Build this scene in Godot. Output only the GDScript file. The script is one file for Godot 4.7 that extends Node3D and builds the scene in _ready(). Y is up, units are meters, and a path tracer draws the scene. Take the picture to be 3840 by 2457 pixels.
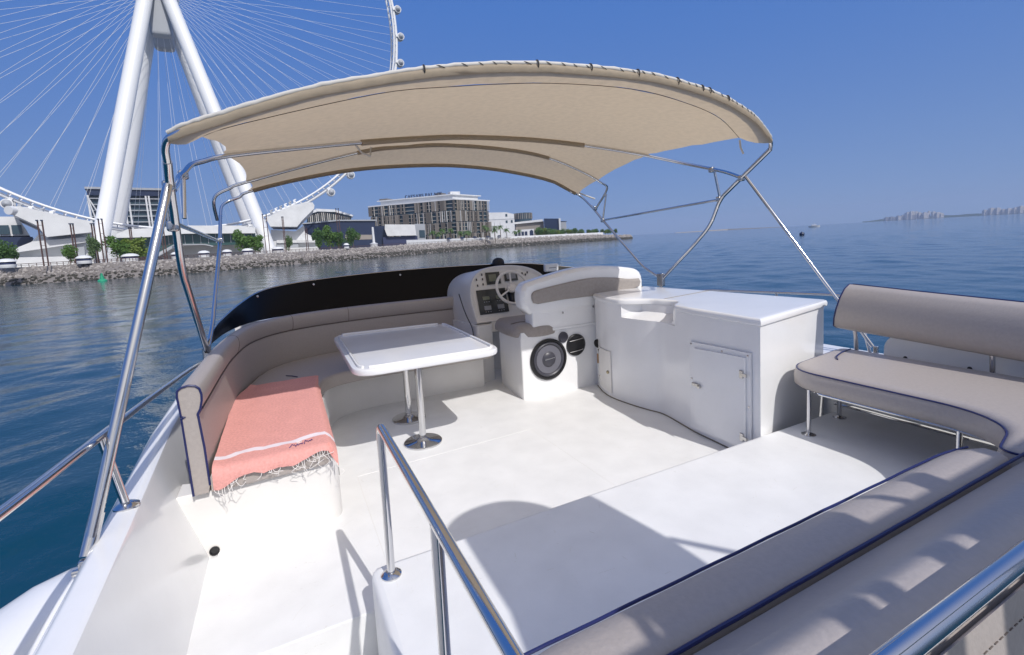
extends Node3D
# A yacht's flybridge moored off an island with a giant observation wheel.
# Metres; y up; x to starboard, -z towards the bow. The flybridge floor is y = 0, the sea y = SEA.

const SEA := -3.2
var M := {}
var used := {}

# ---------------------------------------------------------------- mesh building
class B extends RefCounted:
	var t := PackedVector3Array()
	func tri(a: Vector3, b: Vector3, c: Vector3) -> void:
		t.append(a); t.append(b); t.append(c)
	func quad(a: Vector3, b: Vector3, c: Vector3, d: Vector3) -> void:
		t.append(a); t.append(b); t.append(c); t.append(a); t.append(c); t.append(d)
	func box(c: Vector3, s: Vector3, bs := Basis.IDENTITY) -> B:
		var h := s * 0.5
		var p := []
		for i in 8:
			p.append(c + bs * Vector3(h.x if i & 1 else -h.x, h.y if i & 2 else -h.y, h.z if i & 4 else -h.z))
		quad(p[0], p[1], p[3], p[2]); quad(p[5], p[4], p[6], p[7]); quad(p[4], p[0], p[2], p[6])
		quad(p[1], p[5], p[7], p[3]); quad(p[2], p[3], p[7], p[6]); quad(p[4], p[5], p[1], p[0])
		return self
	# box with rounded edges of radius r
	func rbox(c: Vector3, s: Vector3, r: float, n := 2, bs := Basis.IDENTITY, mid := 1) -> B:
		var h := s * 0.5
		r = minf(r, minf(h.x, minf(h.y, h.z)) * 0.999)
		var inner := h - Vector3(r, r, r)
		var coords := []
		for ax in 3:
			var l := []
			for k in n + 1:
				l.append(-h[ax] + r * tan(PI / 4 * k / n))
			for k in range(1, mid):
				l.append(lerpf(-h[ax] + r, h[ax] - r, float(k) / mid))
			for k in n + 1:
				l.append(h[ax] - r * tan(PI / 4 * (n - k) / n))
			coords.append(l)
		for ax in 3:
			var u := (ax + 1) % 3
			var v := (ax + 2) % 3
			for sg in [-1.0, 1.0]:
				var g := []
				for a in coords[u]:
					var row := PackedVector3Array()
					for b in coords[v]:
						var p := Vector3.ZERO
						p[ax] = sg * h[ax]; p[u] = a; p[v] = b
						var q := p.clamp(-inner, inner)
						var d := p - q
						row.append(c + bs * (q + d.normalized() * r))
					g.append(row)
				for i in g.size() - 1:
					for j in g[0].size() - 1:
						if sg > 0: quad(g[i][j], g[i][j + 1], g[i + 1][j + 1], g[i + 1][j])
						else: quad(g[i][j], g[i + 1][j], g[i + 1][j + 1], g[i][j + 1])
		return self
	func tube(pts: Array, r, seg := 10, caps := true, closed := false) -> B:
		var n := pts.size()
		var rings := []
		var up := Vector3.ZERO
		for i in n:
			var p: Vector3 = pts[i]
			var dir: Vector3
			if closed: dir = (pts[(i + 1) % n] - pts[(i + n - 1) % n]).normalized()
			elif i == 0: dir = (pts[1] - p).normalized()
			elif i == n - 1: dir = (p - pts[i - 1]).normalized()
			else: dir = ((p - pts[i - 1]).normalized() + (pts[i + 1] - p).normalized()).normalized()
			if up == Vector3.ZERO:
				up = dir.cross(Vector3.UP if absf(dir.y) < 0.9 else Vector3.RIGHT).normalized()
			up = (up - dir * up.dot(dir)).normalized()
			var sd := dir.cross(up)
			var rr: float = r[i] if r is Array else r
			var ring := PackedVector3Array()
			for k in seg:
				var a := TAU * k / seg
				ring.append(p + (up * cos(a) + sd * sin(a)) * rr)
			rings.append(ring)
		loft(rings, caps and not closed, closed)
		return self
	func loft(rings: Array, caps := true, wrap := false, ring_closed := true) -> B:
		var n := rings.size()
		var m: int = rings[0].size()
		for i in (n if wrap else n - 1):
			var a: PackedVector3Array = rings[i]
			var b: PackedVector3Array = rings[(i + 1) % n]
			for k in (m if ring_closed else m - 1):
				var k2 := (k + 1) % m
				quad(a[k], b[k], b[k2], a[k2])
		if caps:
			cap(rings[0], false); cap(rings[n - 1], true)
		return self
	func cap(ring: PackedVector3Array, flip := false) -> void:
		var nn := Vector3.ZERO
		for i in ring.size():
			var a := ring[i]
			var b := ring[(i + 1) % ring.size()]
			nn += Vector3((a.y - b.y) * (a.z + b.z), (a.z - b.z) * (a.x + b.x), (a.x - b.x) * (a.y + b.y))
		nn = nn.normalized()
		var e := nn.cross(Vector3.UP if absf(nn.y) < 0.9 else Vector3.RIGHT).normalized()
		var f := nn.cross(e)
		var p2 := PackedVector2Array()
		for p in ring: p2.append(Vector2(p.dot(e), p.dot(f)))
		var idx := Geometry2D.triangulate_polygon(p2)
		for i in range(0, idx.size(), 3):
			if flip: tri(ring[idx[i]], ring[idx[i + 2]], ring[idx[i + 1]])
			else: tri(ring[idx[i]], ring[idx[i + 1]], ring[idx[i + 2]])
	# upright prism over a plan polygon (x, z); steps = [[y, inset], ...] from bottom to top
	func plan(poly: Array, steps: Array) -> B:
		var rings := []
		var ar := 0.0
		for i in poly.size():
			var p0: Vector2 = poly[i]
			ar += p0.cross(poly[(i + 1) % poly.size()])
		if ar > 0.0:
			poly = poly.duplicate()
			poly.reverse()
		for s in steps:
			var pp := B.inset(poly, s[1])
			var ring := PackedVector3Array()
			for q in pp: ring.append(Vector3(q.x, s[0], q.y))
			rings.append(ring)
		loft(rings, false)
		var idx := Geometry2D.triangulate_polygon(PackedVector2Array(poly))
		if idx.is_empty(): print("plan outline does not triangulate: ", poly)
		var lo: PackedVector3Array = rings[0]
		var hi: PackedVector3Array = rings[-1]
		for i in range(0, idx.size(), 3):
			var up2: bool = (poly[idx[i + 1]] - poly[idx[i]]).cross(poly[idx[i + 2]] - poly[idx[i]]) > 0.0
			var j := idx[i + 1] if up2 else idx[i + 2]
			var k := idx[i + 2] if up2 else idx[i + 1]
			tri(lo[idx[i]], lo[k], lo[j])
			tri(hi[idx[i]], hi[j], hi[k])
		return self
	static func inset(poly: Array, d: float) -> Array:
		if d == 0.0: return poly
		var n := poly.size()
		var area := 0.0
		for i in n:
			var a: Vector2 = poly[i]
			var b: Vector2 = poly[(i + 1) % n]
			area += a.cross(b)
		var sg := 1.0 if area > 0 else -1.0
		var out := []
		for i in n:
			var p: Vector2 = poly[i]
			var e0: Vector2 = (p - poly[(i + n - 1) % n]).normalized()
			var e1: Vector2 = (poly[(i + 1) % n] - p).normalized()
			var n0 := Vector2(-e0.y, e0.x) * sg
			var n1 := Vector2(-e1.y, e1.x) * sg
			var nn := (n0 + n1).normalized()
			out.append(p + nn * d / maxf(0.35, nn.dot(n1)))
		return out
	# solid of revolution: profile of Vector2(radius, height) turned about the y axis of xf
	func lathe(profile: Array, xf := Transform3D.IDENTITY, seg := 20) -> B:
		var rings := []
		for p in profile:
			var ring := PackedVector3Array()
			for k in seg:
				var a := TAU * k / seg
				ring.append(xf * Vector3(maxf(p.x, 0.0001) * cos(a), p.y, maxf(p.x, 0.0001) * sin(a)))
			rings.append(ring)
		return loft(rings)
	# polygon in a vertical plane (origin o, right axis e, up y) given as Vector2(right, up); pushed back by vector dep
	func slab(o: Vector3, e: Vector3, poly: Array, dep: Vector3) -> B:
		var a := PackedVector3Array()
		var b := PackedVector3Array()
		for p in poly:
			a.append(o + e * p.x + Vector3.UP * p.y)
			b.append(o + e * p.x + Vector3.UP * p.y + dep)
		return loft([a, b])
	func grid(g: Array, flip := false) -> B:
		for i in g.size() - 1:
			for j in g[0].size() - 1:
				if flip: quad(g[i][j], g[i + 1][j], g[i + 1][j + 1], g[i][j + 1])
				else: quad(g[i][j], g[i][j + 1], g[i + 1][j + 1], g[i + 1][j])
		return self
	# sheet with thickness th along the way it faces
	func sheet(g: Array, th: float) -> B:
		var n := g.size()
		var m: int = g[0].size()
		var back := []
		for i in n:
			var row := PackedVector3Array()
			for j in m:
				var du: Vector3 = g[mini(i + 1, n - 1)][j] - g[maxi(i - 1, 0)][j]
				var dv: Vector3 = g[i][mini(j + 1, m - 1)] - g[i][maxi(j - 1, 0)]
				row.append(g[i][j] + du.cross(dv).normalized() * th)
			back.append(row)
		grid(g); grid(back, true)
		for i in n - 1:
			quad(g[i][0], g[i + 1][0], back[i + 1][0], back[i][0])
			quad(g[i][m - 1], back[i][m - 1], back[i + 1][m - 1], g[i + 1][m - 1])
		for j in m - 1:
			quad(g[0][j], back[0][j], back[0][j + 1], g[0][j + 1])
			quad(g[n - 1][j], g[n - 1][j + 1], back[n - 1][j + 1], back[n - 1][j])
		return self
	func mesh(smooth := 42.0, uv_scale := 0.0) -> ArrayMesh:
		var nt := t.size() / 3
		var fn := PackedVector3Array(); fn.resize(nt)
		var un := PackedVector3Array(); un.resize(nt)
		var at := {}
		var keys := []
		keys.resize(t.size())
		for f in nt:
			var c := (t[f * 3 + 2] - t[f * 3]).cross(t[f * 3 + 1] - t[f * 3])
			fn[f] = c; un[f] = c.normalized()
			if smooth > 0.0:
				for k in 3:
					var p := t[f * 3 + k]
					var key := Vector3i((p * 2000.0).round())
					keys[f * 3 + k] = key
					if at.has(key): at[key].append(f)
					else: at[key] = PackedInt32Array([f])
		var nn := PackedVector3Array(); nn.resize(t.size())
		var lim := cos(deg_to_rad(smooth))
		for f in nt:
			for k in 3:
				if smooth <= 0.0:
					nn[f * 3 + k] = un[f]
				else:
					var s := Vector3.ZERO
					for o in at[keys[f * 3 + k]]:
						if un[o].dot(un[f]) > lim: s += fn[o]
					nn[f * 3 + k] = s.normalized() if s.length_squared() > 0.0 else un[f]
		var arr := []
		arr.resize(Mesh.ARRAY_MAX)
		arr[Mesh.ARRAY_VERTEX] = t
		arr[Mesh.ARRAY_NORMAL] = nn
		var m := ArrayMesh.new()
		m.add_surface_from_arrays(Mesh.PRIMITIVE_TRIANGLES, arr)
		return m

# ---------------------------------------------------------------- naming, parenting
func numbered(called: String) -> String:
	if not used.has(called):
		used[called] = 0
		return called
	used[called] += 1
	return "%s_%03d" % [called, used[called]]

func tag(o: Node3D, label: String, category: String, group := "", kind := "") -> Node3D:
	o.set_meta("label", label)
	if category: o.set_meta("category", category)
	if group: o.set_meta("group", group)
	if kind: o.set_meta("kind", kind)
	return o

func thing(called: String, label: String, category: String, at := Vector3.ZERO, group := "") -> Node3D:
	var o := Node3D.new()
	o.name = numbered(called)
	add_child(o)
	o.position = at
	return tag(o, label, category, group)

# one mesh, as a part of parent (points are world points; the parent's own position is taken off)
func part(called: String, b: B, m: Material, parent: Node3D = null, smooth := 42.0) -> MeshInstance3D:
	var o := MeshInstance3D.new()
	o.mesh = b.mesh(smooth)
	o.material_override = m
	o.cast_shadow = GeometryInstance3D.SHADOW_CASTING_SETTING_ON
	return put(called, o, parent)

func put(called: String, o: MeshInstance3D, parent: Node3D = null) -> MeshInstance3D:
	if parent == null:
		o.name = numbered(called)
		add_child(o)
	else:
		o.name = called
		parent.add_child(o, true)
		var off := Vector3.ZERO
		var p: Node = parent
		while p != self:
			off += p.position
			p = p.get_parent()
		o.position = o.position - off
	return o

func inst(called: String, mesh: Mesh, m: Material, parent: Node3D, xf := Transform3D.IDENTITY) -> MeshInstance3D:
	var o := MeshInstance3D.new()
	o.mesh = mesh
	o.material_override = m
	o.transform = xf
	return put(called, o, parent)

# ---------------------------------------------------------------- curves
func V(x: float, y: float, z: float) -> Vector3: return Vector3(x, y, z)

func spline(pts: Array, n := 6, closed := false) -> Array:
	var out := []
	var c := pts.size()
	for i in (c if closed else c - 1):
		var a = pts[(i - 1 + c) % c] if closed or i > 0 else pts[i] * 2.0 - pts[i + 1]
		var b = pts[i]
		var d = pts[(i + 1) % c]
		var e = pts[(i + 2) % c] if closed or i + 2 < c else d * 2.0 - b
		for k in n:
			var s := float(k) / n
			out.append(0.5 * (2.0 * b + (d - a) * s + (2.0 * a - 5.0 * b + 4.0 * d - e) * s * s + (3.0 * b - a - 3.0 * d + e) * s * s * s))
	if not closed: out.append(pts[c - 1])
	return out

# straight runs with rounded corners of about radius r
func bend(pts: Array, r: float, n := 5) -> Array:
	var out := [pts[0]]
	for i in range(1, pts.size() - 1):
		var p: Vector3 = pts[i]
		var a: Vector3 = p + (pts[i - 1] - p).limit_length(minf(r, p.distance_to(pts[i - 1]) * 0.48))
		var b: Vector3 = p + (pts[i + 1] - p).limit_length(minf(r, p.distance_to(pts[i + 1]) * 0.48))
		for k in n + 1:
			var s := float(k) / n
			out.append(a * (1 - s) * (1 - s) + p * 2 * s * (1 - s) + b * s * s)
	out.append(pts[-1])
	return out

func corner(poly: Array, r, n := 5) -> Array:
	var out := []
	var c := poly.size()
	for i in c:
		var rr: float = r[i] if r is Array else r
		var p: Vector2 = poly[i]
		if rr <= 0.0:
			out.append(p)
			continue
		var p0: Vector2 = poly[(i + c - 1) % c]
		var p1: Vector2 = poly[(i + 1) % c]
		var a := p + (p0 - p).limit_length(minf(rr, p.distance_to(p0) * 0.49))
		var b := p + (p1 - p).limit_length(minf(rr, p.distance_to(p1) * 0.49))
		for k in n + 1:
			var s := float(k) / n
			out.append(a * (1 - s) * (1 - s) + p * 2 * s * (1 - s) + b * s * s)
	return out

func P2(a: Array) -> Array:
	var out := []
	for i in range(0, a.size(), 2): out.append(Vector2(a[i], a[i + 1]))
	return out

func P3(a: Array) -> Array:
	var out := []
	for i in range(0, a.size(), 3): out.append(Vector3(a[i], a[i + 1], a[i + 2]))
	return out

# sweep a profile (offset to the left of travel, height) along a plan path (x, z)
func sweep(b: B, path: Array, profile: Array, caps := true) -> B:
	var rings := []
	for i in path.size():
		var d: Vector2
		if i == 0: d = path[1] - path[0]
		elif i == path.size() - 1: d = path[i] - path[i - 1]
		else: d = (path[i + 1] - path[i]).normalized() + (path[i] - path[i - 1]).normalized()
		d = d.normalized()
		var nn := Vector2(d.y, -d.x)
		var ring := PackedVector3Array()
		for q in profile:
			var w: Vector2 = path[i] + nn * q.x
			ring.append(Vector3(w.x, q.y, w.y))
		rings.append(ring)
	return b.loft(rings, caps)

# ---------------------------------------------------------------- materials
func lin(r: float, g: float, b: float) -> Color: return Color(r, g, b).linear_to_srgb()

func noise_tex(freq: float, lo: float, hi: float, octaves := 4, sd := 1, size := 512, kind := FastNoiseLite.TYPE_SIMPLEX_SMOOTH) -> NoiseTexture2D:
	var n := FastNoiseLite.new()
	n.noise_type = kind
	n.frequency = freq
	n.fractal_octaves = octaves
	n.seed = sd
	var x := NoiseTexture2D.new()
	x.width = size; x.height = size
	x.seamless = true
	x.noise = n
	var g := Gradient.new()
	g.set_color(0, Color(lo, lo, lo)); g.set_color(1, Color(hi, hi, hi))
	x.color_ramp = g
	return x

func normal_tex(freq: float, strength: float, octaves := 4, sd := 2, size := 512, kind := FastNoiseLite.TYPE_SIMPLEX_SMOOTH) -> NoiseTexture2D:
	var n := FastNoiseLite.new()
	n.noise_type = kind
	n.frequency = freq
	n.fractal_octaves = octaves
	n.seed = sd
	var x := NoiseTexture2D.new()
	x.width = size; x.height = size
	x.seamless = true
	x.as_normal_map = true
	x.bump_strength = strength
	x.noise = n
	return x

# faint scuffs, specks and rubbed patches on a pale ground
func scuff_tex(sd: int, strokes: int, lo: float, size := 1024) -> ImageTexture:
	var im := Image.create(size, size, false, Image.FORMAT_RGB8)
	im.fill(Color(1, 1, 1))
	var rng := RandomNumberGenerator.new()
	rng.seed = sd
	for k in strokes:
		var p := Vector2(rng.randf(), rng.randf()) * size
		var a := rng.randf() * TAU
		var d := Vector2(cos(a), sin(a))
		var n := int(pow(rng.randf(), 3.0) * 40.0) + 2
		var v := rng.randf_range(lo, 0.985)
		var bend_by := rng.randfn(0.0, 0.012)
		for i in n:
			d = d.rotated(bend_by)
			p += d
			if rng.randf() < 0.72:
				im.set_pixel(posmod(int(p.x), size), posmod(int(p.y), size), Color(v, v * 0.993, v * 0.975))
				if n < 20: im.set_pixel(posmod(int(p.x) + 1, size), posmod(int(p.y), size), Color(v, v * 0.993, v * 0.975))
	var nz := FastNoiseLite.new()
	nz.seed = sd + 1; nz.frequency = 0.008; nz.fractal_octaves = 5
	var cover := nz.get_seamless_image(size, size)
	for y in size:
		for x in size:
			var c := im.get_pixel(x, y)
			var m := 0.955 + 0.045 * cover.get_pixel(x, y).r
			im.set_pixel(x, y, Color(c.r * m, c.g * m, c.b * (m - 0.004)))
	im.generate_mipmaps()
	return ImageTexture.create_from_image(im)

func mat(called: String, c: Color, rough := 0.5, metal := 0.0, tex: Texture2D = null, scale := 1.0, nrm: Texture2D = null, ns := 1.0) -> StandardMaterial3D:
	var m := StandardMaterial3D.new()
	m.albedo_color = c
	m.roughness = rough
	m.metallic = metal
	if tex or nrm:
		m.uv1_triplanar = true
		m.uv1_world_triplanar = true
		m.uv1_scale = Vector3.ONE * scale
	if tex: m.albedo_texture = tex
	if nrm:
		m.normal_enabled = true
		m.normal_texture = nrm
		m.normal_scale = ns
	M[called] = m
	return m

func _ready() -> void:
	# --- camera: a wide lens, cropped so that its axis lies above the middle of the picture
	var cam := Camera3D.new()
	cam.name = "camera"
	add_child(cam)
	cam.position = Vector3(0, 1.55, 0)
	cam.basis = Basis.from_euler(Vector3(-0.09721, -0.4494, -0.05586), EULER_ORDER_YXZ)
	cam.keep_aspect = Camera3D.KEEP_HEIGHT
	cam.set_frustum(0.05 * 1540.0 / 1110.0, Vector2(0, -0.05 * 93.8 / 1110.0), 0.05, 60000.0)
	cam.current = true
	# --- sky
	var sm := ProceduralSkyMaterial.new()
	sm.sky_top_color = lin(0.049, 0.168, 0.54)
	sm.sky_horizon_color = lin(0.23, 0.352, 0.585)
	sm.sky_curve = 0.16
	sm.sky_energy_multiplier = 1.0
	sm.ground_horizon_color = lin(0.23, 0.352, 0.585)
	sm.ground_bottom_color = lin(0.03, 0.08, 0.16)
	sm.sun_angle_max = 90.0      # wide pale aureole of a hazy sky round the sun
	sm.sun_curve = 0.62
	var env := Environment.new()
	env.background_mode = Environment.BG_SKY
	env.sky = Sky.new()
	env.sky.sky_material = sm
	env.background_energy_multiplier = 1.0
	env.tonemap_mode = Environment.TONE_MAPPER_LINEAR
	env.tonemap_exposure = 1.02
	env.ambient_light_source = Environment.AMBIENT_SOURCE_SKY
	env.sdfgi_enabled = true
	env.ssao_enabled = true
	env.ssil_enabled = true
	env.fog_enabled = true        # thin sea haze
	env.fog_density = 0.00011
	env.fog_light_color = Color(0.78, 0.85, 0.97)
	var we := WorldEnvironment.new()
	we.name = "world_environment"
	we.environment = env
	add_child(we)
	# --- sun: astern, a little to starboard, 46 degrees up
	var sun := DirectionalLight3D.new()
	sun.name = "sun"
	sun.light_color = Color(1.0, 0.985, 0.97)
	sun.light_energy = 1.05
	sun.light_angular_distance = 0.5
	sun.shadow_enabled = true
	sun.basis = Basis.looking_at(Vector3(-0.125, -0.72, -0.69).normalized())
	add_child(sun)
	make_materials()
	sea()
	deck()
	far_shore()
	sofa()
	towel()
	table()
	windscreen()
	helm_console()
	helm_seat()
	wet_bar()
	side_bench()
	aft_bench()
	bimini()
	rails()
	radar_arch()
	small_things()

func make_materials() -> void:
	var patch := noise_tex(0.006, 0.97, 1.0, 5, 3)
	var fine := normal_tex(0.25, 1.2, 2, 5, 256)
	mat("gelcoat", lin(0.85, 0.85, 0.85), 0.22, 0.0, patch, 0.6)
	M.gelcoat.clearcoat_enabled = true
	M.gelcoat.clearcoat = 0.35
	M.gelcoat.clearcoat_roughness = 0.08
	mat("deck", lin(0.83, 0.83, 0.83), 0.5, 0.0, scuff_tex(7, 260, 0.93), 0.42, normal_tex(0.35, 1.0, 2, 5, 512), 0.05)
	mat("cream", lin(0.78, 0.76, 0.73), 0.35, 0.0, patch, 0.8)
	mat("vinyl", lin(0.425, 0.38, 0.35), 0.42, 0.0, noise_tex(0.03, 0.95, 1.0, 5, 21), 2.5, normal_tex(0.05, 3.0, 5, 8, 512), 0.3)
	mat("pad", lin(0.35, 0.315, 0.29), 0.5, 0.0, noise_tex(0.03, 0.92, 1.0, 4, 24), 1.5)
	mat("piping", lin(0.014, 0.02, 0.10), 0.4)
	mat("seam", lin(0.14, 0.115, 0.10), 0.7)
	mat("steel", lin(0.62, 0.62, 0.63), 0.09, 1.0, null, 1.0)
	mat("steel_worn", lin(0.55, 0.54, 0.53), 0.2, 1.0)
	mat("canvas", lin(0.63, 0.545, 0.425), 0.85, 0.0, noise_tex(0.02, 0.93, 1.0, 6, 31), 1.4, normal_tex(0.06, 3.0, 5, 12, 512), 0.3)
	M.canvas.backlight_enabled = true
	M.canvas.backlight = Color(1.0, 0.96, 0.9)
	mat("rope", lin(0.60, 0.58, 0.54), 0.8)
	mat("strap", lin(0.05, 0.045, 0.04), 0.8)
	mat("towel", lin(0.85, 0.40, 0.355), 0.9, 0.0, noise_tex(0.05, 0.88, 1.0, 4, 41), 2.0, normal_tex(0.12, 4.0, 3, 14, 512), 0.5)
	mat("towel_stripe", lin(0.80, 0.72, 0.76), 0.9)
	mat("thread", lin(0.82, 0.79, 0.76), 0.9)
	mat("embroidery", lin(0.10, 0.06, 0.22), 0.8)
	mat("smoked_acrylic", lin(0.006, 0.006, 0.007), 0.3)
	M.smoked_acrylic.metallic_specular = 0.3
	mat("black", lin(0.012, 0.012, 0.014), 0.35)
	mat("rubber", lin(0.02, 0.02, 0.022), 0.7)
	mat("cone", lin(0.14, 0.14, 0.165), 0.45)
	mat("cone_dark", lin(0.05, 0.05, 0.065), 0.4)
	mat("instrument", lin(0.03, 0.032, 0.03), 0.25)
	mat("display", lin(0.16, 0.17, 0.12), 0.2)
	mat("ivory", lin(0.74, 0.70, 0.64), 0.35)
	mat("rust", lin(0.30, 0.17, 0.08), 0.8)
	mat("brass", lin(0.42, 0.36, 0.24), 0.35, 1.0)
	mat("joint", lin(0.20, 0.175, 0.14), 0.8)
	mat("grey_plastic", lin(0.25, 0.25, 0.26), 0.5)
	mat("white_plastic", lin(0.75, 0.75, 0.74), 0.4)

# ---------------------------------------------------------------- the flybridge itself
func deck() -> void:
	var d := Node3D.new()
	d.name = "flybridge_deck"
	add_child(d)
	d.set_meta("kind", "structure")
	d.set_meta("label", "white moulded flybridge deck of the yacht")
	# floor, ending at the head of the stairs
	part("floor", B.new().plan(P2([-0.62, -6.0, 3.85, -6.0, 3.85, -1.9, 0.25, -1.9, 0.25, -2.0, -0.62, -2.0]), [[-0.30, 0.0], [-0.012, 0.0], [-0.003, 0.004], [0.0, 0.012]]), M.deck, d)
	# raised aft platform
	var pl := corner(P2([0.215, -2.0, 3.85, -2.0, 3.85, -0.12, 0.215, -0.12]), [0.05, 0, 0, 0])
	part("raised_platform", B.new().plan(pl, [[-0.62, 0.0], [0.16, 0.0], [0.182, 0.004], [0.195, 0.014], [0.20, 0.032]]), M.deck, d)
	# joints between the moulded floor panels and round a flush hatch
	for q in [[0.33, -3.3, 1.72, -3.36], [1.72, -3.36, 1.74, -2.06], [0.33, -3.3, 0.33, -2.06]]:
		part("panel_joint", B.new().tube([V(q[0], -0.0006, q[1]), V(q[2], -0.0006, q[3])], 0.0016, 5), M.cream, d)
	# stairs going down aft
	for k in 4:
		var z0 := -2.0 + 0.30 * k
		part("stair_tread", B.new().rbox(V(-0.16, -0.24 * (k + 1) - 0.15, z0 + 0.155), V(0.75, 0.30, 0.33), 0.015), M.deck, d)
	# port coaming: slanted inner wall, rounded top
	var secs := []
	var zz := [0.6, -0.8, -1.5, -2.2, -2.8, -3.4, -4.2, -4.9, -5.4, -5.75]
	var xi := [-0.50, -0.55, -0.585, -0.62, -0.655, -0.69, -0.70, -0.66, -0.52, -0.30]
	for i in zz.size():
		var x: float = xi[i]
		var w := 0.085
		var ring := PackedVector3Array()
		for q in [[-0.475 - maxf(0.0, -x - 0.7) * 0, -0.02], [x + 0.012, 0.525], [x + 0.004, 0.543], [x - 0.012, 0.55], [x - w + 0.015, 0.552], [x - w, 0.545], [x - w - 0.02, 0.52], [x - w - 0.06, 0.30], [x - w - 0.12, 0.0], [x - w - 0.12, -0.8], [-0.475, -0.8]]:
			ring.append(V(q[0], q[1], zz[i]))
		secs.append(ring)
	part("coaming", B.new().loft(secs), M.gelcoat, d, 28)
	# starboard coaming, low by the bar and stepped up aft
	var sc := B.new()
	sc.plan(P2([3.74, -6.0, 4.05, -6.0, 4.05, 0.4, 3.74, 0.4]), [[-0.8, 0.0], [0.50, 0.0], [0.54, 0.01], [0.55, 0.03]])
	part("coaming", sc, M.gelcoat, d)
	var up := corner([Vector2(-1.83, 0.5), Vector2(-1.83, 0.76), Vector2(0.4, 0.86), Vector2(0.4, 0.5)], [0, 0.16, 0, 0], 8)
	var r0 := PackedVector3Array(); var r1 := PackedVector3Array(); var r2 := PackedVector3Array()
	for q in up:
		r0.append(V(3.80, q.y, q.x)); r1.append(V(3.95, q.y, q.x)); r2.append(V(4.02, q.y - 0.03, q.x + 0.02))
	part("coaming_step", B.new().loft([r0, r1, r2]), M.gelcoat, d, 30)
	for z in [-1.70, -1.36]:
		part("screw", B.new().lathe([Vector2(0, 0.006), Vector2(0.012, 0.005), Vector2(0.013, 0)], Transform3D(Basis(Vector3.BACK, PI / 2), V(3.80, 0.60, z)), 10), M.rubber, d)
	# aft coaming behind the bench
	part("aft_coaming", B.new().rbox(V(2.25, 0.0, -0.17), V(3.7, 0.70, 0.14), 0.03), M.gelcoat, d)
	# forward bulkhead under the windscreen
	part("bulkhead", B.new().plan(P2([-0.50, -5.62, 0.1, -5.95, 3.9, -5.95, 3.9, -6.35, -0.2, -6.35]), [[-0.8, 0.0], [0.85, 0.0]]), M.gelcoat, d)
	# side wing of the superstructure, outboard of the coaming
	var wing := []
	for q in [[-0.735, 0.445, -2.20, 0.03], [-0.76, 0.44, -2.16, 0.07], [-0.82, 0.425, -2.06, 0.12], [-0.95, 0.39, -1.80, 0.18], [-1.15, 0.35, -1.4, 0.24], [-1.4, 0.30, -0.9, 0.3]]:
		var ring := PackedVector3Array()
		var c := V(q[0], q[1], q[2])
		var dr := V(0.45, 0, 0.62).normalized()
		for k in 14:
			var a := PI * k / 13.0
			ring.append(c + dr * (-cos(a) * q[3] * 1.25) + V(0, sin(a) * q[3] * 0.45 - 0.02, 0))
		ring.append(c + dr * q[3] * 1.25 + V(0, -0.9, 0)); ring.append(c - dr * q[3] * 1.25 + V(0, -0.9, 0))
		wing.append(ring)
	part("side_wing", B.new().loft(wing), M.gelcoat, d, 50)
	# drain in the foot of the sofa moulding
	var dx := Transform3D(Basis(Vector3.RIGHT, PI / 2), V(-0.455, 0.028, -2.812))
	part("drain", B.new().lathe([Vector2(0.024, 0), Vector2(0.024, 0.006), Vector2(0.018, 0.008), Vector2(0.016, 0.002), Vector2(0.0, 0.002)], dx, 16), M.black, d)

# ---------------------------------------------------------------- sofa round the port forward corner
func sofa_path(n := 8) -> Array:
	return spline(P2([-0.434, -2.78, -0.425, -3.2, -0.415, -3.7, -0.39, -4.2, -0.315, -4.75, -0.15, -5.12, 0.12, -5.33, 0.5, -5.44, 1.0, -5.49, 1.86, -5.46]), n)

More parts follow.
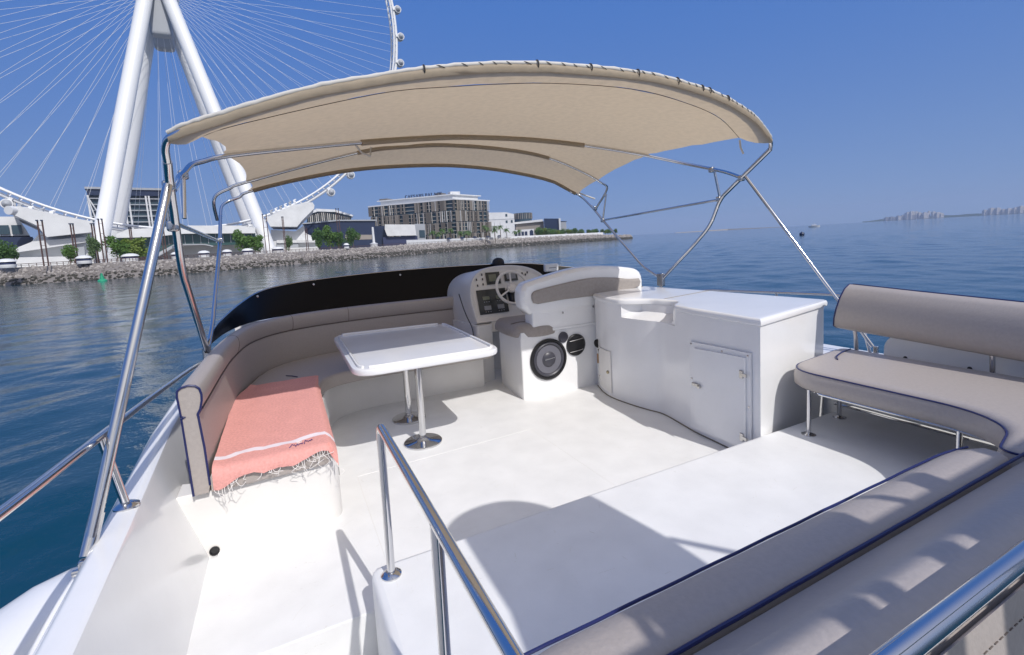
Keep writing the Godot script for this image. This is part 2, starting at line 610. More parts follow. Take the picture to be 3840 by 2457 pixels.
func sofa() -> void:
	var s := thing("corner_sofa", "curved grey beige corner sofa round the white table", "sofa", V(-0.1, 0, -4.2))
	var path := sofa_path()
	# travel is forward along the port side, so the left of travel is outboard
	var back := [Vector2(0.0, 0.40), Vector2(0.004, 0.60), Vector2(0.014, 0.765), Vector2(0.022, 0.772), Vector2(0.07, 0.772), Vector2(0.085, 0.765), Vector2(0.075, 0.36), Vector2(0.01, 0.36)]
	part("backrest", sweep(B.new(), path, back), M.vinyl, s)
	var bol := [Vector2(0.016, 0.776), Vector2(0.002, 0.80), Vector2(-0.008, 0.84), Vector2(-0.010, 0.875), Vector2(-0.004, 0.905), Vector2(0.012, 0.921), Vector2(0.04, 0.928), Vector2(0.07, 0.922), Vector2(0.088, 0.908), Vector2(0.092, 0.88), Vector2(0.085, 0.776)]
	part("bolster", sweep(B.new(), path, bol), M.vinyl, s)
	# seam between backrest and bolster
	var seam := []
	for i in range(2, path.size()):
		var d: Vector2 = (path[mini(i + 1, path.size() - 1)] - path[i - 1]).normalized()
		var w: Vector2 = path[i] + Vector2(d.y, -d.x) * 0.012
		seam.append(V(w.x, 0.773, w.y))
	part("seam", B.new().tube(seam, 0.005, 6), M.seam, s)
	# upright stitched joints in the bolster
	for i in [26, 46, 58]:
		var d: Vector2 = (path[i + 1] - path[i - 1]).normalized()
		var nn := Vector2(d.y, -d.x)
		var l := []
		for q in bol.slice(0, 8): l.append(V(path[i].x + nn.x * (q.x - 0.0005), q.y, path[i].y + nn.y * (q.x - 0.0005)))
		part("stitching", B.new().tube(l, 0.0022, 5), M.seam, s)
	# navy piping round the end of the back
	var z := -2.777
	var e1 := []
	for q in bol: e1.append(V(-0.434 - q.x, q.y, z))
	for q in [back[4], back[5], back[6]]: e1.append(V(-0.434 - q.x, q.y, z))
	part("piping", B.new().tube(e1, 0.0055, 7), M.piping, s)
	var e2 := []
	for q in [back[0], back[1], back[2]]: e2.append(V(-0.434 - q.x, q.y, z))
	e2.append(e1[0])
	part("piping", B.new().tube(e2, 0.0055, 7), M.piping, s)
	part("piping", B.new().tube([V(-0.447, 0.774, z), V(-0.446, 0.774, -2.85), V(-0.444, 0.774, -2.95)], 0.005, 7), M.piping, s)
	var pan := []
	for q in bol: pan.append(Vector2(-0.434 - q.x, q.y))
	for q in [back[5], back[6], back[7], back[0], back[1], back[2]]: pan.append(Vector2(-0.434 - q.x, q.y))
	part("end_panel", B.new().slab(V(0, 0, -2.779), Vector3.RIGHT, pan, V(0, 0, -0.01)), M.vinyl, s)
	# seat cushions and moulded base
	var outer := []
	for i in range(0, path.size(), 3): outer.append(path[i] + Vector2(0.004, 0.004))
	var zero := []
	for q in outer: zero.append(0.0)
	var seat := corner(outer + P2([1.86, -4.46, 0.62, -4.48, 0.27, -4.40, 0.175, -4.1, 0.165, -2.79]), zero + [0.0, 0.2, 0.16, 0.2, 0.08], 6)
	part("seat_cushion", B.new().plan(seat, [[0.352, 0.01], [0.365, 0.0], [0.435, 0.0], [0.452, 0.006], [0.463, 0.018], [0.468, 0.04]]), M.vinyl, s)
	var base := corner(outer.slice(1) + P2([1.86, -4.68, 0.62, -4.72, 0.32, -4.6, 0.21, -4.2, 0.19, -2.815, -0.60, -2.815, -0.60, -3.0]), zero.slice(1) + [0.0, 0.2, 0.25, 0.2, 0.12, 0.0, 0.0], 6)
	part("seat_base", B.new().plan(base, [[-0.02, 0.0], [0.30, 0.0], [0.344, 0.004], [0.352, 0.012]]), M.cream, s)
	part("toe_fillet", B.new().tube([V(-0.44, 0.0, -2.82), V(0.08, 0.0, -2.82)], 0.016, 8), M.deck, s)
	part("vent", B.new().rbox(V(0.196, 0.20, -3.12), V(0.02, 0.15, 0.045), 0.008), M.black, s)
	# small navy loop of piping standing up at the cushion joint
	part("piping", B.new().tube([V(-0.06, 0.47, -4.62), V(-0.01, 0.476, -4.55), V(0.03, 0.472, -4.5)], 0.004, 6), M.piping, s)

func towel() -> void:
	var s := thing("beach_towel", "coral pink fringed towel laid over the sofa seat", "towel", V(-0.12, 0.47, -3.6))
	var rng := RandomNumberGenerator.new()
	rng.seed = 77
	var wav := FastNoiseLite.new()
	wav.seed = 4; wav.frequency = 1.6
	# across the seat from the backrest to the inner edge; lengthwise from the far end to the near end, then down
	var strips := [["cloth", 0.0, 0.858], ["stripe", 0.858, 0.886], ["cloth_end", 0.886, 1.0]]
	var nt := 26
	var far_z := -4.42
	var edge_z := -2.775
	var length_at := func(t: float) -> float:   # how far each strand of cloth runs (uneven hem)
		return 1.70 + 0.055 * (1.0 - smoothstep(0.0, 0.28, t)) - 0.03 * sin(t * 9.0) * t + 0.02 * wav.get_noise_1d(t * 3.0) + (0.04 if t > 0.93 else 0.0)
	var pos := func(sv: float, t: float) -> Vector3:
		var l: float = sv * length_at.call(t)
		var z := far_z + l
		var x := lerpf(-0.418, 0.183, t)
		x += 0.02 * sin(t * 3.0) * clampf((-3.6 - z) * 1.2, 0.0, 1.0)
		if z < -4.0: x = lerpf(x, lerpf(-0.33, 0.215, t), clampf((-4.0 - z) / 0.4, 0, 1))
		var y := 0.477 + 0.010 * absf(wav.get_noise_2d(x * 2.6, z * 0.9)) + 0.004 * wav.get_noise_2d(x * 7.0 + 9.0, z * 5.0) + 0.012 * (1.0 - clampf(t * 12.0, 0, 1))
		# round the front edge of the cushion and hang down
		var r := 0.05
		var s0 := edge_z - r + 0.02
		if z > s0:
			var q := z - s0
			if q < r * PI / 2:
				z = s0 + sin(q / r) * r
				y = y - r + cos(q / r) * r
			else:
				z = s0 + r + 0.004 * sin(t * 22.0)
				y = y - r - (q - r * PI / 2)
		# the inner edge rolls over the rounded side of the cushion
		if t > 0.93:
			var k := (t - 0.93) / 0.07
			y -= 0.045 * k * k
		return Vector3(x, y, z)
	for st in strips:
		var g := []
		var n := maxi(3, int(46.0 * (st[2] - st[1])) + 2)
		for i in n + 1:
			var row := PackedVector3Array()
			for j in nt + 1:
				row.append(pos.call(lerpf(st[1], st[2], float(i) / n), float(j) / nt))
			g.append(row)
		part(st[0], B.new().sheet(g, -0.005), M.towel_stripe if st[0] == "stripe" else M.towel, s, 60)
	# knotted white threads along the hem
	for k in 44:
		var t: float = (k + rng.randf() * 0.7) / 44.0
		if t > 0.2 and t < 0.62 and rng.randf() < 0.6: continue
		var p: Vector3 = pos.call(1.0, t)
		var l := rng.randf_range(0.02, 0.11)
		if t > 0.2 and t < 0.62: l *= 0.35
		var a := rng.randf_range(-0.05, 0.05)
		var pts := [p, p + V(a * 0.2, -l * 0.3, 0.008 + rng.randf() * 0.006), p + V(a * 0.9, -l * 0.7, 0.012), p + V(a * 0.5 + rng.randf_range(-0.02, 0.02), -l, 0.010)]
		if rng.randf() < 0.12: pts[3] = p + V(0.045, -l * 0.35, 0.014)
		part("fringe_thread", B.new().tube(spline(pts, 4), 0.0014, 5), M.thread, s)
	# illegible navy script and a little white mark stitched near the corner
	var scr := []
	for k in 60:
		var u := k / 59.0
		var t := lerpf(0.60, 0.80, u)
		var sv := 0.925 - 0.012 * absf(sin(u * 34.0)) - (0.014 if sin(u * 11.0) > 0.75 else 0.0) + 0.004 * sin(u * 51.0)
		scr.append(pos.call(sv, t) + V(0, 0.003, 0.003))
	part("embroidery", B.new().tube(scr.slice(0, 36), 0.0021, 5), M.embroidery, s)
	part("embroidery", B.new().tube(scr.slice(38, 60), 0.0021, 5), M.embroidery, s)
	var em := []
	for k in 12:
		var a := TAU * k / 12.0
		em.append(pos.call(0.897 + 0.007 * sin(a), 0.685 + 0.022 * cos(a)) + V(0, 0.003, 0.003))
	part("stitched_mark", B.new().tube(em, 0.002, 5, false, true), M.thread, s)

func table() -> void:
	var s := thing("pedestal_table", "white rectangular table on two steel pedestals", "table", V(0.9, 0, -3.9))
	var top := corner(P2([0.355, -3.17, 1.42, -3.15, 1.455, -4.60, 0.365, -4.72]), 0.17, 7)
	part("tabletop", B.new().plan(top, [[0.712, 0.02], [0.716, 0.006], [0.724, 0.0], [0.748, 0.0], [0.757, 0.005], [0.760, 0.014]]), M.gelcoat, s)
	# fiddle rails: low strips along the edges with gaps at the corners
	var rail := B.inset(top, 0.045)
	var rn := rail.size()
	var runs := [[4, 10, 0.10, 0.96], [12, 18, 0.05, 0.95], [20, 26, 0.05, 0.95], [28, 34, 0.05, 0.95]]
	for c in 4:
		var i0 := c * 8 + 4
		var pts := []
		for k in range(i0, i0 + 9):
			var q: Vector2 = rail[k % rn]
			pts.append(V(q.x, 0.766, q.y))
		pts = pts.slice(1, 8)
		# leave a drain gap in the middle of each straight side
		var a: Vector3 = pts[3]
		var b: Vector3 = pts[4]
		pts[3] = a
		part("fiddle", B.new().tube(pts, 0.011, 8), M.gelcoat, s)
	for q in [[0.878, -3.602], [0.907, -4.18]]:
		var pd := part("pedestal", B.new().lathe([Vector2(0.027, 0.012), Vector2(0.027, 0.50), Vector2(0.030, 0.505), Vector2(0.030, 0.70), Vector2(0.09, 0.705), Vector2(0.09, 0.715)], Transform3D(Basis.IDENTITY, V(q[0], 0, q[1])), 24), M.steel, s)
		part("base_plate", B.new().lathe([Vector2(0.150, -0.004), Vector2(0.150, 0.012), Vector2(0.142, 0.019), Vector2(0.06, 0.024), Vector2(0.04, 0.04), Vector2(0.028, 0.044)], Transform3D(Basis.IDENTITY, V(q[0], 0, q[1])), 36), M.steel, pd)

func side_bench() -> void:
	var s := thing("side_bench", "grey beige bench on steel legs behind the white wet bar", "bench", V(3.3, 0.2, -1.4))
	var poly := corner(P2([2.94, -1.98, 3.70, -2.07, 3.70, -0.30, 2.60, -0.30, 2.50, -0.80, 2.80, -0.86, 2.935, -1.05]), [0.20, 0.10, 0, 0, 0.06, 0.12, 0.14], 7)
	part("seat_cushion", B.new().plan(poly, [[0.485, 0.05], [0.492, 0.02], [0.515, -0.012], [0.56, -0.014], [0.605, -0.004], [0.622, 0.012], [0.631, 0.03], [0.634, 0.055]]), M.vinyl, s, 60)
	var pip := []
	for q in B.inset(poly, 0.001): pip.append(V(q.x, 0.613, q.y))
	part("piping", B.new().tube(pip, 0.0048, 7, false, true), M.piping, s)
	part("piping", B.new().tube(spline([V(3.30, 0.638, -1.86), V(3.36, 0.641, -1.90), V(3.50, 0.640, -1.945), V(3.66, 0.634, -1.975)], 4), 0.005, 7), M.piping, s)
	part("piping", B.new().tube(spline([V(2.66, 0.637, -0.66), V(2.80, 0.640, -0.72), V(3.1, 0.640, -0.80)], 4), 0.005, 7), M.piping, s)
	# rolled backrest on stanchions
	var prof := []
	for q in [[-0.065, 0.80], [-0.085, 0.86], [-0.088, 0.93], [-0.075, 1.01], [-0.045, 1.075], [0.0, 1.105], [0.045, 1.10], [0.075, 1.06], [0.08, 0.98], [0.07, 0.88], [0.045, 0.80], [-0.01, 0.775]]:
		prof.append(Vector2(q[0], q[1]))
	var rings := []
	for i in 9:
		var f := i / 8.0
		var z := lerpf(-2.06, -0.2, f)
		var ring := PackedVector3Array()
		for q in prof: ring.append(V(3.68 + q.x, q.y - 0.10 * f, z + (0.02 if i == 0 else 0.0) + (q.y - 0.93) * 0.22 * (1.0 if i < 2 else 0.0)))
		rings.append(ring)
	part("backrest", B.new().loft(rings), M.vinyl, s, 60)
	var ed := []
	for p in rings[0]: ed.append(p)
	part("piping", B.new().tube(ed, 0.005, 7, false, true), M.piping, s)
	var tp := []
	for r in rings: tp.append(r[6] + V(0, 0.002, 0))
	part("piping", B.new().tube(tp, 0.005, 7), M.piping, s)
	for z in [-1.98, -1.24]:
		part("back_stanchion", B.new().tube(bend([V(3.70, 0.84, z), V(3.72, 0.70, z + 0.01), V(3.73, 0.545, z + 0.01)], 0.06), 0.014, 10), M.steel, s)
	for q in [[2.96, -1.84], [3.40, -1.90], [2.99, -1.10], [3.40, -0.9], [2.86, -0.55]]:
		var lg := part("leg", B.new().tube([V(q[0], 0.2, q[1]), V(q[0], 0.50, q[1])], 0.0135, 12), M.steel, s)
		part("foot", B.new().lathe([Vector2(0.042, 0.0), Vector2(0.042, 0.005), Vector2(0.03, 0.010), Vector2(0.016, 0.016)], Transform3D(Basis.IDENTITY, V(q[0], 0.2, q[1])), 18), M.steel, lg)
	part("frame_bar", B.new().tube(bend([V(3.40, 0.478, -1.9), V(2.99, 0.478, -1.84), V(2.99, 0.478, -1.1), V(2.86, 0.478, -0.55)], 0.05), 0.012, 8), M.steel, s)
	part("frame_bar", B.new().tube([V(3.40, 0.478, -1.9), V(3.40, 0.478, -0.6)], 0.012, 8), M.steel, s)
	part("foot_bar", B.new().tube([V(3.52, 0.245, -2.0), V(3.52, 0.245, -1.25)], 0.008, 8), M.steel, s)

func aft_bench() -> void:
	var s := thing("aft_bench", "long grey vinyl bench with navy piping across the stern", "bench", V(1.4, 0.2, -0.6))
	var x0 := 0.50
	var x1 := 2.44
	# three rolls running across the boat: seat nose, seat, back
	var nose := [[-0.905, 0.40], [-0.915, 0.52], [-0.905, 0.595], [-0.88, 0.622], [-0.83, 0.640], [-0.77, 0.640], [-0.735, 0.628], [-0.722, 0.60], [-0.73, 0.40]]
	var seat := [[-0.716, 0.40], [-0.716, 0.60], [-0.70, 0.632], [-0.64, 0.672], [-0.56, 0.735], [-0.525, 0.755], [-0.515, 0.73], [-0.50, 0.40]]
	var roll := [[-0.505, 0.60], [-0.51, 0.745], [-0.515, 0.79], [-0.505, 0.84], [-0.475, 0.882], [-0.43, 0.902], [-0.38, 0.897], [-0.345, 0.862], [-0.335, 0.80], [-0.335, 0.60]]
	var names := ["seat_front", "seat_cushion", "backrest"]
	var k := 0
	for pr in [nose, seat, roll]:
		var rings := []
		var nseg := 24
		for i in nseg + 1:
			var f := i / float(nseg)
			var x := lerpf(x0 - (0.10 if k == 0 else 0.0), x1 + (0.0 if k == 0 else 0.5), f)
			var sh := 0.0
			if k == 0: sh = 0.09 * pow(maxf(0.0, (f - 0.88) / 0.12), 2.0)
			var ring := PackedVector3Array()
			for q in pr:
				ring.append(V(x, q[1] - (0.012 if i == 0 or i == nseg else 0.0), lerpf(q[0], -0.80, sh * 3.0 if k == 0 else 0.0)))
			rings.append(ring)
		part(names[k], B.new().loft(rings), M.vinyl, s, 55)
		k += 1
	var p1 := []
	for i in 30:
		var f := i / 29.0
		var x := lerpf(x0 - 0.10, x1, f)
		var sh := 0.27 * pow(maxf(0.0, (f - 0.88) / 0.12), 2.0)
		p1.append(V(x, 0.6135 + 0.0008 * sin(i * 1.7), lerpf(-0.897, -0.80, sh)))
	part("piping", B.new().tube(p1, 0.0045, 7), M.piping, s)
	var p2 := []
	for i in 26:
		p2.append(V(lerpf(x0, x1 + 0.15, i / 25.0), 0.635 + 0.0006 * sin(i * 2.1), -0.719))
	part("piping", B.new().tube(p2, 0.006, 7), M.piping, s)
	# stitched vinyl back of the bench, under the stern rail
	part("back_panel", B.new().loft([PackedVector3Array([V(0.45, 0.86, -0.338), V(0.45, 0.88, -0.325), V(0.45, 0.3, -0.235), V(0.45, 0.3, -0.29)]), PackedVector3Array([V(3.2, 0.86, -0.338), V(3.2, 0.88, -0.325), V(3.2, 0.3, -0.235), V(3.2, 0.3, -0.29)])]), M.vinyl, s)
	for st in 96:
		var x := 0.5 + st * 0.019
		part("stitch", B.new().tube([V(x, 0.834, -0.3165), V(x + 0.011, 0.8343, -0.3166)], 0.0011, 5), M.seam, s)
	part("plinth", B.new().rbox(V(1.55, 0.31, -0.62), V(1.85, 0.22, 0.50), 0.02), M.gelcoat, s)

# ---------------------------------------------------------------- windscreen, helm, bar
func windscreen() -> void:
	var s := thing("windscreen", "low black tinted windscreen curving round the front of the deck", "windscreen", V(1.5, 0.9, -5.7))
	# lower edge behind the sofa back, upper edge raked
	var lo := spline(P3([-0.545, 0.88, -3.95, -0.535, 0.90, -4.3, -0.46, 0.905, -4.85, -0.27, 0.91, -5.28, 0.1, 0.91, -5.53, 0.6, 0.91, -5.62, 1.4, 0.90, -5.66, 2.4, 0.90, -5.68, 3.0, 0.88, -5.66, 3.6, 0.85, -5.45]), 7)
	var hi := spline(P3([-0.545, 0.94, -4.05, -0.525, 1.005, -4.65, -0.40, 1.10, -5.22, -0.21, 1.185, -5.56, 0.15, 1.228, -5.80, 0.80, 1.262, -5.84, 1.54, 1.272, -5.88, 2.40, 1.262, -5.90, 3.05, 1.235, -5.86, 3.75, 1.13, -5.62]), 7)
	var g := [[], []]
	var rows := []
	for r in 4:
		var row := PackedVector3Array()
		for i in lo.size(): row.append(lo[i].lerp(hi[i], r / 3.0))
		rows.append(row)
	part("screen_panel", B.new().sheet(rows, 0.008), M.smoked_acrylic, s, 60)
	part("top_trim", B.new().tube(hi, 0.008, 7), M.steel_worn, s)
	for i in [20, 30, 40]:
		var p: Vector3 = lo[i].lerp(hi[i], 0.86)
		part("bolt", B.new().lathe([Vector2(0.012, 0), Vector2(0.011, 0.006), Vector2(0, 0.008)], Transform3D(Basis(Vector3.RIGHT, PI / 2), p + V(0, 0, 0.012)), 10), M.steel_worn, s)
	# dash shelf behind the glass, black
	var sh := B.new()
	var row0 := PackedVector3Array(); var row1 := PackedVector3Array()
	for i in lo.size():
		row0.append(lo[i] + V(0, 0.0, 0))
		row1.append(lo[i] * V(0.93, 0, 0.90) + V(0.12, lo[i].y - 0.02, 0))
	var h := thing("horn", "black round horn on top of the windscreen", "horn", V(2.64, 1.26, -5.88))
	part("dome", B.new().lathe([Vector2(0.085, 0), Vector2(0.085, 0.02), Vector2(0.075, 0.055), Vector2(0.045, 0.08), Vector2(0.0, 0.088)], Transform3D(Basis.IDENTITY, V(2.64, 1.255, -5.86)), 20), M.rubber, h)
	part("mount", B.new().rbox(V(2.64, 1.25, -5.88), V(0.10, 0.03, 0.10), 0.01), M.rubber, h)
	var gp := thing("speaker_unit", "small white speaker box mounted on the windscreen", "speaker", V(3.3, 1.16, -5.62))
	part("case", B.new().rbox(V(3.30, 1.165, -5.58), V(0.21, 0.105, 0.07), 0.022, 3), M.white_plastic, gp)
	part("slot", B.new().rbox(V(3.305, 1.165, -5.543), V(0.11, 0.010, 0.006), 0.003), M.grey_plastic, gp)
	part("bracket", B.new().tube([V(3.30, 1.12, -5.60), V(3.30, 1.0, -5.64)], 0.01, 8), M.black, gp)

func helm_console() -> void:
	var s := thing("helm_console", "cream helm console with instruments and steering wheel", "helm console", V(2.4, 0, -5.1))
	# the face is a raked plane: origin low at the left, f_up along the rake
	var o := V(1.90, 0.655, -4.90)
	var ux := V(1, 0, 0.0)
	var uy := V(0, 0.625, -0.20).normalized()
	var nn := ux.cross(uy).normalized()     # towards the helmsman
	var face := func(x: float, y: float, d := 0.0) -> Vector3: return o + ux * x + uy * y + nn * d
	# moulded hood: outline of the face, pushed back and widened
	var out2 := spline(P2([0.0, 0.0, -0.025, 0.2, -0.02, 0.36, 0.03, 0.50, 0.13, 0.59, 0.28, 0.635, 0.5, 0.64, 0.7, 0.615, 0.86, 0.555, 0.98, 0.45, 1.03, 0.30]), 4)
	out2.append_array(P2([1.03, 0.0]))
	var rings := []
	for st in [[0.0, 0.045], [0.016, 0.018], [0.02, 0.004], [0.008, -0.006], [-0.05, -0.012], [-0.25, -0.05], [-0.60, -0.09]]:
		var ring := PackedVector3Array()
		for q in B.inset(out2, st[1]):
			var p: Vector3 = face.call(q.x, maxf(q.y, 0.0) if st[1] > 0 else q.y, 0.0)
			ring.append(p + nn * minf(st[0], 0.02) + V(0, -0.03 if st[0] < -0.2 else 0.0, minf(st[0], 0.0)))
		rings.append(ring)
	part("hood", B.new().loft(rings), M.ivory, s, 50)
	# pedestal below, set back, with a knee recess
	part("pedestal", B.new().plan(corner(P2([1.86, -4.80, 2.06, -4.84, 2.06, -5.6, 1.80, -5.6]), [0.05, 0.01, 0, 0]), [[0.0, 0.0], [0.64, 0.0]]), M.cream, s)
	part("knee_panel", B.new().box(V(2.5, 0.30, -5.25), V(0.9, 0.66, 0.04)), M.cream, s)
	part("glove_box", B.new().rbox(V(2.33, 0.60, -4.96), V(0.52, 0.13, 0.14), 0.015), M.ivory, s)
	part("knob", B.new().lathe([Vector2(0.018, 0), Vector2(0.018, 0.008), Vector2(0, 0.01)], Transform3D(Basis(Vector3.RIGHT, PI / 2), V(2.18, 0.60, -4.886)), 12), M.rubber, s)
	part("cable", B.new().tube(spline([V(1.80, 0.98, -5.15), V(1.795, 0.84, -5.02), V(1.80, 0.74, -4.93), V(1.83, 0.62, -4.87), V(1.835, 0.50, -4.85)], 5), 0.006, 6), M.rubber, s)
	# instruments
	var plate := func(called: String, x0: float, y0: float, x1: float, y1: float, m: Material, th := 0.008, par: Node3D = null) -> MeshInstance3D:
		var c: Vector3 = face.call((x0 + x1) / 2, (y0 + y1) / 2, 0.012)
		return part(called, B.new().rbox(c, Vector3(x1 - x0, y1 - y0, th), 0.003, 1, Basis(ux, uy, nn)), m, par if par else s)
	var sw: MeshInstance3D = plate.call("switch_panel", 0.055, 0.09, 0.42, 0.375, M.instrument)
	for r in 2:
		for c in 2:
			var x := 0.105 + c * 0.165
			var y := 0.245 - r * 0.115
			part("display" if r == 0 else "switch_bank", B.new().rbox(face.call(x + 0.055, y + 0.03, 0.018), Vector3(0.085, 0.042 if r == 0 else 0.05, 0.006), 0.002, 1, Basis(ux, uy, nn)), M.display if r == 0 else M.grey_plastic, sw)
			for k in 3: part("button", B.new().rbox(face.call(x + 0.025 + k * 0.03, y - 0.015, 0.018), Vector3(0.014, 0.010, 0.006), 0.002, 1, Basis(ux, uy, nn)), M.grey_plastic, sw)
	var d1: MeshInstance3D = plate.call("depth_display", 0.205, 0.43, 0.385, 0.575, M.instrument)
	part("display", B.new().rbox(face.call(0.285, 0.505, 0.018), Vector3(0.095, 0.085, 0.006), 0.002, 1, Basis(ux, uy, nn)), M.display, d1)
	var d2: MeshInstance3D = plate.call("plotter", 0.44, 0.45, 0.61, 0.565, M.instrument)
	part("display", B.new().rbox(face.call(0.525, 0.51, 0.018), Vector3(0.12, 0.07, 0.006), 0.002, 1, Basis(ux, uy, nn)), M.grey_plastic, d2)
	for q in [[0.085, 0.50], [0.085, 0.43], [0.16, 0.50], [0.16, 0.555], [0.155, 0.44], [0.64, 0.52], [0.68, 0.53], [0.72, 0.51], [0.75, 0.535], [0.70, 0.45]]:
		part("switch", B.new().rbox(face.call(q[0], q[1], 0.016), Vector3(0.014, 0.026, 0.014), 0.004, 1, Basis(ux, uy, nn)), M.black, s)
	# steering wheel on a raked shaft
	var hub := V(2.335, 1.03, -4.83)
	var wy := V(0, 0.80, 0.60)
	wy = V(-0.05, 0.36, 0.93).normalized()
	var wx := Vector3.UP.cross(wy).normalized()
	var wz := wx.cross(wy)
	var rim := []
	for k in 40:
		var a := TAU * k / 40.0
		rim.append(hub + (wx * cos(a) + wz * sin(a)) * 0.190)
	var wh := part("steering_wheel", B.new().tube(rim, 0.016, 10, false, true), M.ivory, s)
	for k in 3:
		var a := TAU * (k + 0.25) / 3.0
		var e := hub + (wx * cos(a) + wz * sin(a)) * 0.185
		part("spoke", B.new().tube([hub - wy * 0.03, (hub + e) / 2 - wy * 0.012, e], 0.011, 8), M.ivory, wh)
	part("wheel_hub", B.new().lathe([Vector2(0.05, -0.05), Vector2(0.055, -0.02), Vector2(0.04, 0.0), Vector2(0, 0.004)], Transform3D(Basis(wx, wy, wz), hub), 18), M.ivory, wh)
	part("shaft", B.new().tube([hub - wy * 0.04, hub - wy * 0.20], 0.025, 10), M.rubber, wh)
	part("throttle", B.new().rbox(V(2.41, 0.915, -4.97), V(0.13, 0.19, 0.10), 0.04, 2, Basis(ux, uy, nn)), M.black, s)

func helm_seat() -> void:
	var s := thing("helm_chair", "white moulded helm chair with built-in loudspeakers", "helm chair", V(2.6, 0, -4.3))
	part("seat_box", B.new().plan(corner(P2([2.0, -4.02, 2.93, -4.02, 2.93, -4.72, 2.06, -4.72]), [0.02, 0.0, 0, 0.1]), [[0.0, -0.0], [0.60, 0.0], [0.66, 0.02]]), M.gelcoat, s)
	# leaning back wall above the box, and the moulded backrest shell
	part("back_wall", B.new().rbox(V(2.62, 0.755, -4.11), V(0.95, 0.24, 0.17), 0.02), M.gelcoat, s)
	part("ledge", B.new().rbox(V(2.63, 0.655, -4.03), V(0.60, 0.03, 0.03), 0.012), M.gelcoat, s)
	var shell := spline(P2([2.05, 0.90, 2.035, 0.98, 2.045, 1.07, 2.10, 1.135, 2.22, 1.165, 2.40, 1.20, 2.62, 1.235, 2.86, 1.248, 3.1, 1.238, 3.34, 1.205, 3.47, 1.175, 3.53, 1.12, 3.55, 1.04]), 5)
	shell.append_array(P2([3.545, 0.86, 2.30, 0.80, 2.12, 0.83]))
	var rings := []
	for st in [[-4.02, 0.035], [-4.045, 0.008], [-4.07, 0.0], [-4.17, 0.0], [-4.20, 0.02]]:
		var ring := PackedVector3Array()
		for q in B.inset(shell, st[1]): ring.append(V(q.x, q.y, st[0]))
		rings.append(ring)
	part("shell", B.new().loft(rings), M.gelcoat, s, 50)
	var pad := spline(P2([2.155, 0.945, 2.14, 0.99, 2.15, 1.04, 2.21, 1.066, 2.45, 1.098, 2.70, 1.125, 2.90, 1.13, 3.15, 1.11, 3.32, 1.083, 3.47, 1.075]), 4)
	pad.append_array(P2([3.49, 1.04, 3.47, 0.99, 3.30, 0.95, 2.90, 0.945, 2.5, 0.945, 2.2, 0.93]))
	var pr := []
	for st in [[-4.06, 0.0], [-4.005, 0.0], [-3.995, 0.008], [-3.992, 0.025]]:
		var ring := PackedVector3Array()
		for q in B.inset(pad, st[1]): ring.append(V(q.x, q.y, st[0]))
		pr.append(ring)
	part("back_pad", B.new().loft(pr), M.pad, s, 50)
	for q in [[2.49, 0.81], [2.86, 0.83], [3.52, 0.98]]:
		part("screw", B.new().lathe([Vector2(0.011, 0), Vector2(0.010, 0.005), Vector2(0, 0.006)], Transform3D(Basis(Vector3.RIGHT, PI / 2), V(q[0], q[1], -4.018)), 10), M.steel_worn, s)
	# seat cushion poking out past the shell
	var cu := corner(P2([1.985, -4.06, 2.20, -3.985, 2.42, -4.02, 2.52, -4.18, 2.52, -4.72, 2.02, -4.72, 1.955, -4.30]), [0.1, 0.14, 0.12, 0.08, 0, 0.1, 0.2], 6)
	part("seat_cushion", B.new().plan(cu, [[0.605, 0.02], [0.615, 0.0], [0.66, 0.0], [0.70, 0.018], [0.725, 0.05], [0.735, 0.1]]), M.pad, s, 60)
	part("seam", B.new().tube(spline([V(1.99, 0.733, -4.20), V(2.1, 0.738, -4.22), V(2.2, 0.736, -4.16)], 4), 0.004, 6), M.seam, s)
	part("seam", B.new().tube(spline([V(2.20, 0.737, -4.3), V(2.34, 0.737, -4.28), V(2.38, 0.733, -4.20), V(2.34, 0.732, -4.15)], 4), 0.004, 6), M.seam, s)
	# loudspeakers in the aft face
	var ax := Basis(Vector3.RIGHT, PI / 2)
	var sp := part("woofer", B.new().lathe([Vector2(0.208, 0.0), Vector2(0.208, 0.014), Vector2(0.20, 0.022), Vector2(0.185, 0.022), Vector2(0.178, 0.012)], Transform3D(ax, V(2.295, 0.365, -4.017)), 40), M.black, s)
	part("surround", B.new().lathe([Vector2(0.178, 0.004), Vector2(0.172, 0.020), Vector2(0.160, 0.026), Vector2(0.148, 0.020), Vector2(0.142, 0.008)], Transform3D(ax, V(2.295, 0.365, -4.017)), 40), M.cone_dark, sp)
	part("cone", B.new().lathe([Vector2(0.142, 0.008), Vector2(0.10, -0.006 + 0.008), Vector2(0.078, 0.004)], Transform3D(ax, V(2.295, 0.365, -4.012)), 40), M.cone, sp)
	part("dust_cap", B.new().lathe([Vector2(0.080, 0.004), Vector2(0.070, 0.018), Vector2(0.045, 0.028), Vector2(0.0, 0.032)], Transform3D(ax, V(2.295, 0.365, -4.012)), 30), M.cone_dark, sp)
	part("badge", B.new().rbox(V(2.293, 0.375, -3.978), V(0.115, 0.012, 0.006), 0.002, 1, Basis(Vector3.BACK, 0.1)), M.steel_worn, sp)
	part("tweeter", B.new().lathe([Vector2(0.055, 0.0), Vector2(0.055, 0.010), Vector2(0.048, 0.016), Vector2(0.03, 0.018), Vector2(0, 0.02)], Transform3D(ax, V(2.478, 0.562, -4.018)), 24), M.cone_dark, s)
	var md := part("mid_speaker", B.new().lathe([Vector2(0.113, 0.0), Vector2(0.113, 0.012), Vector2(0.105, 0.018), Vector2(0.095, 0.010), Vector2(0.0, 0.004)], Transform3D(ax, V(2.625, 0.463, -4.018)), 32), M.black, s)
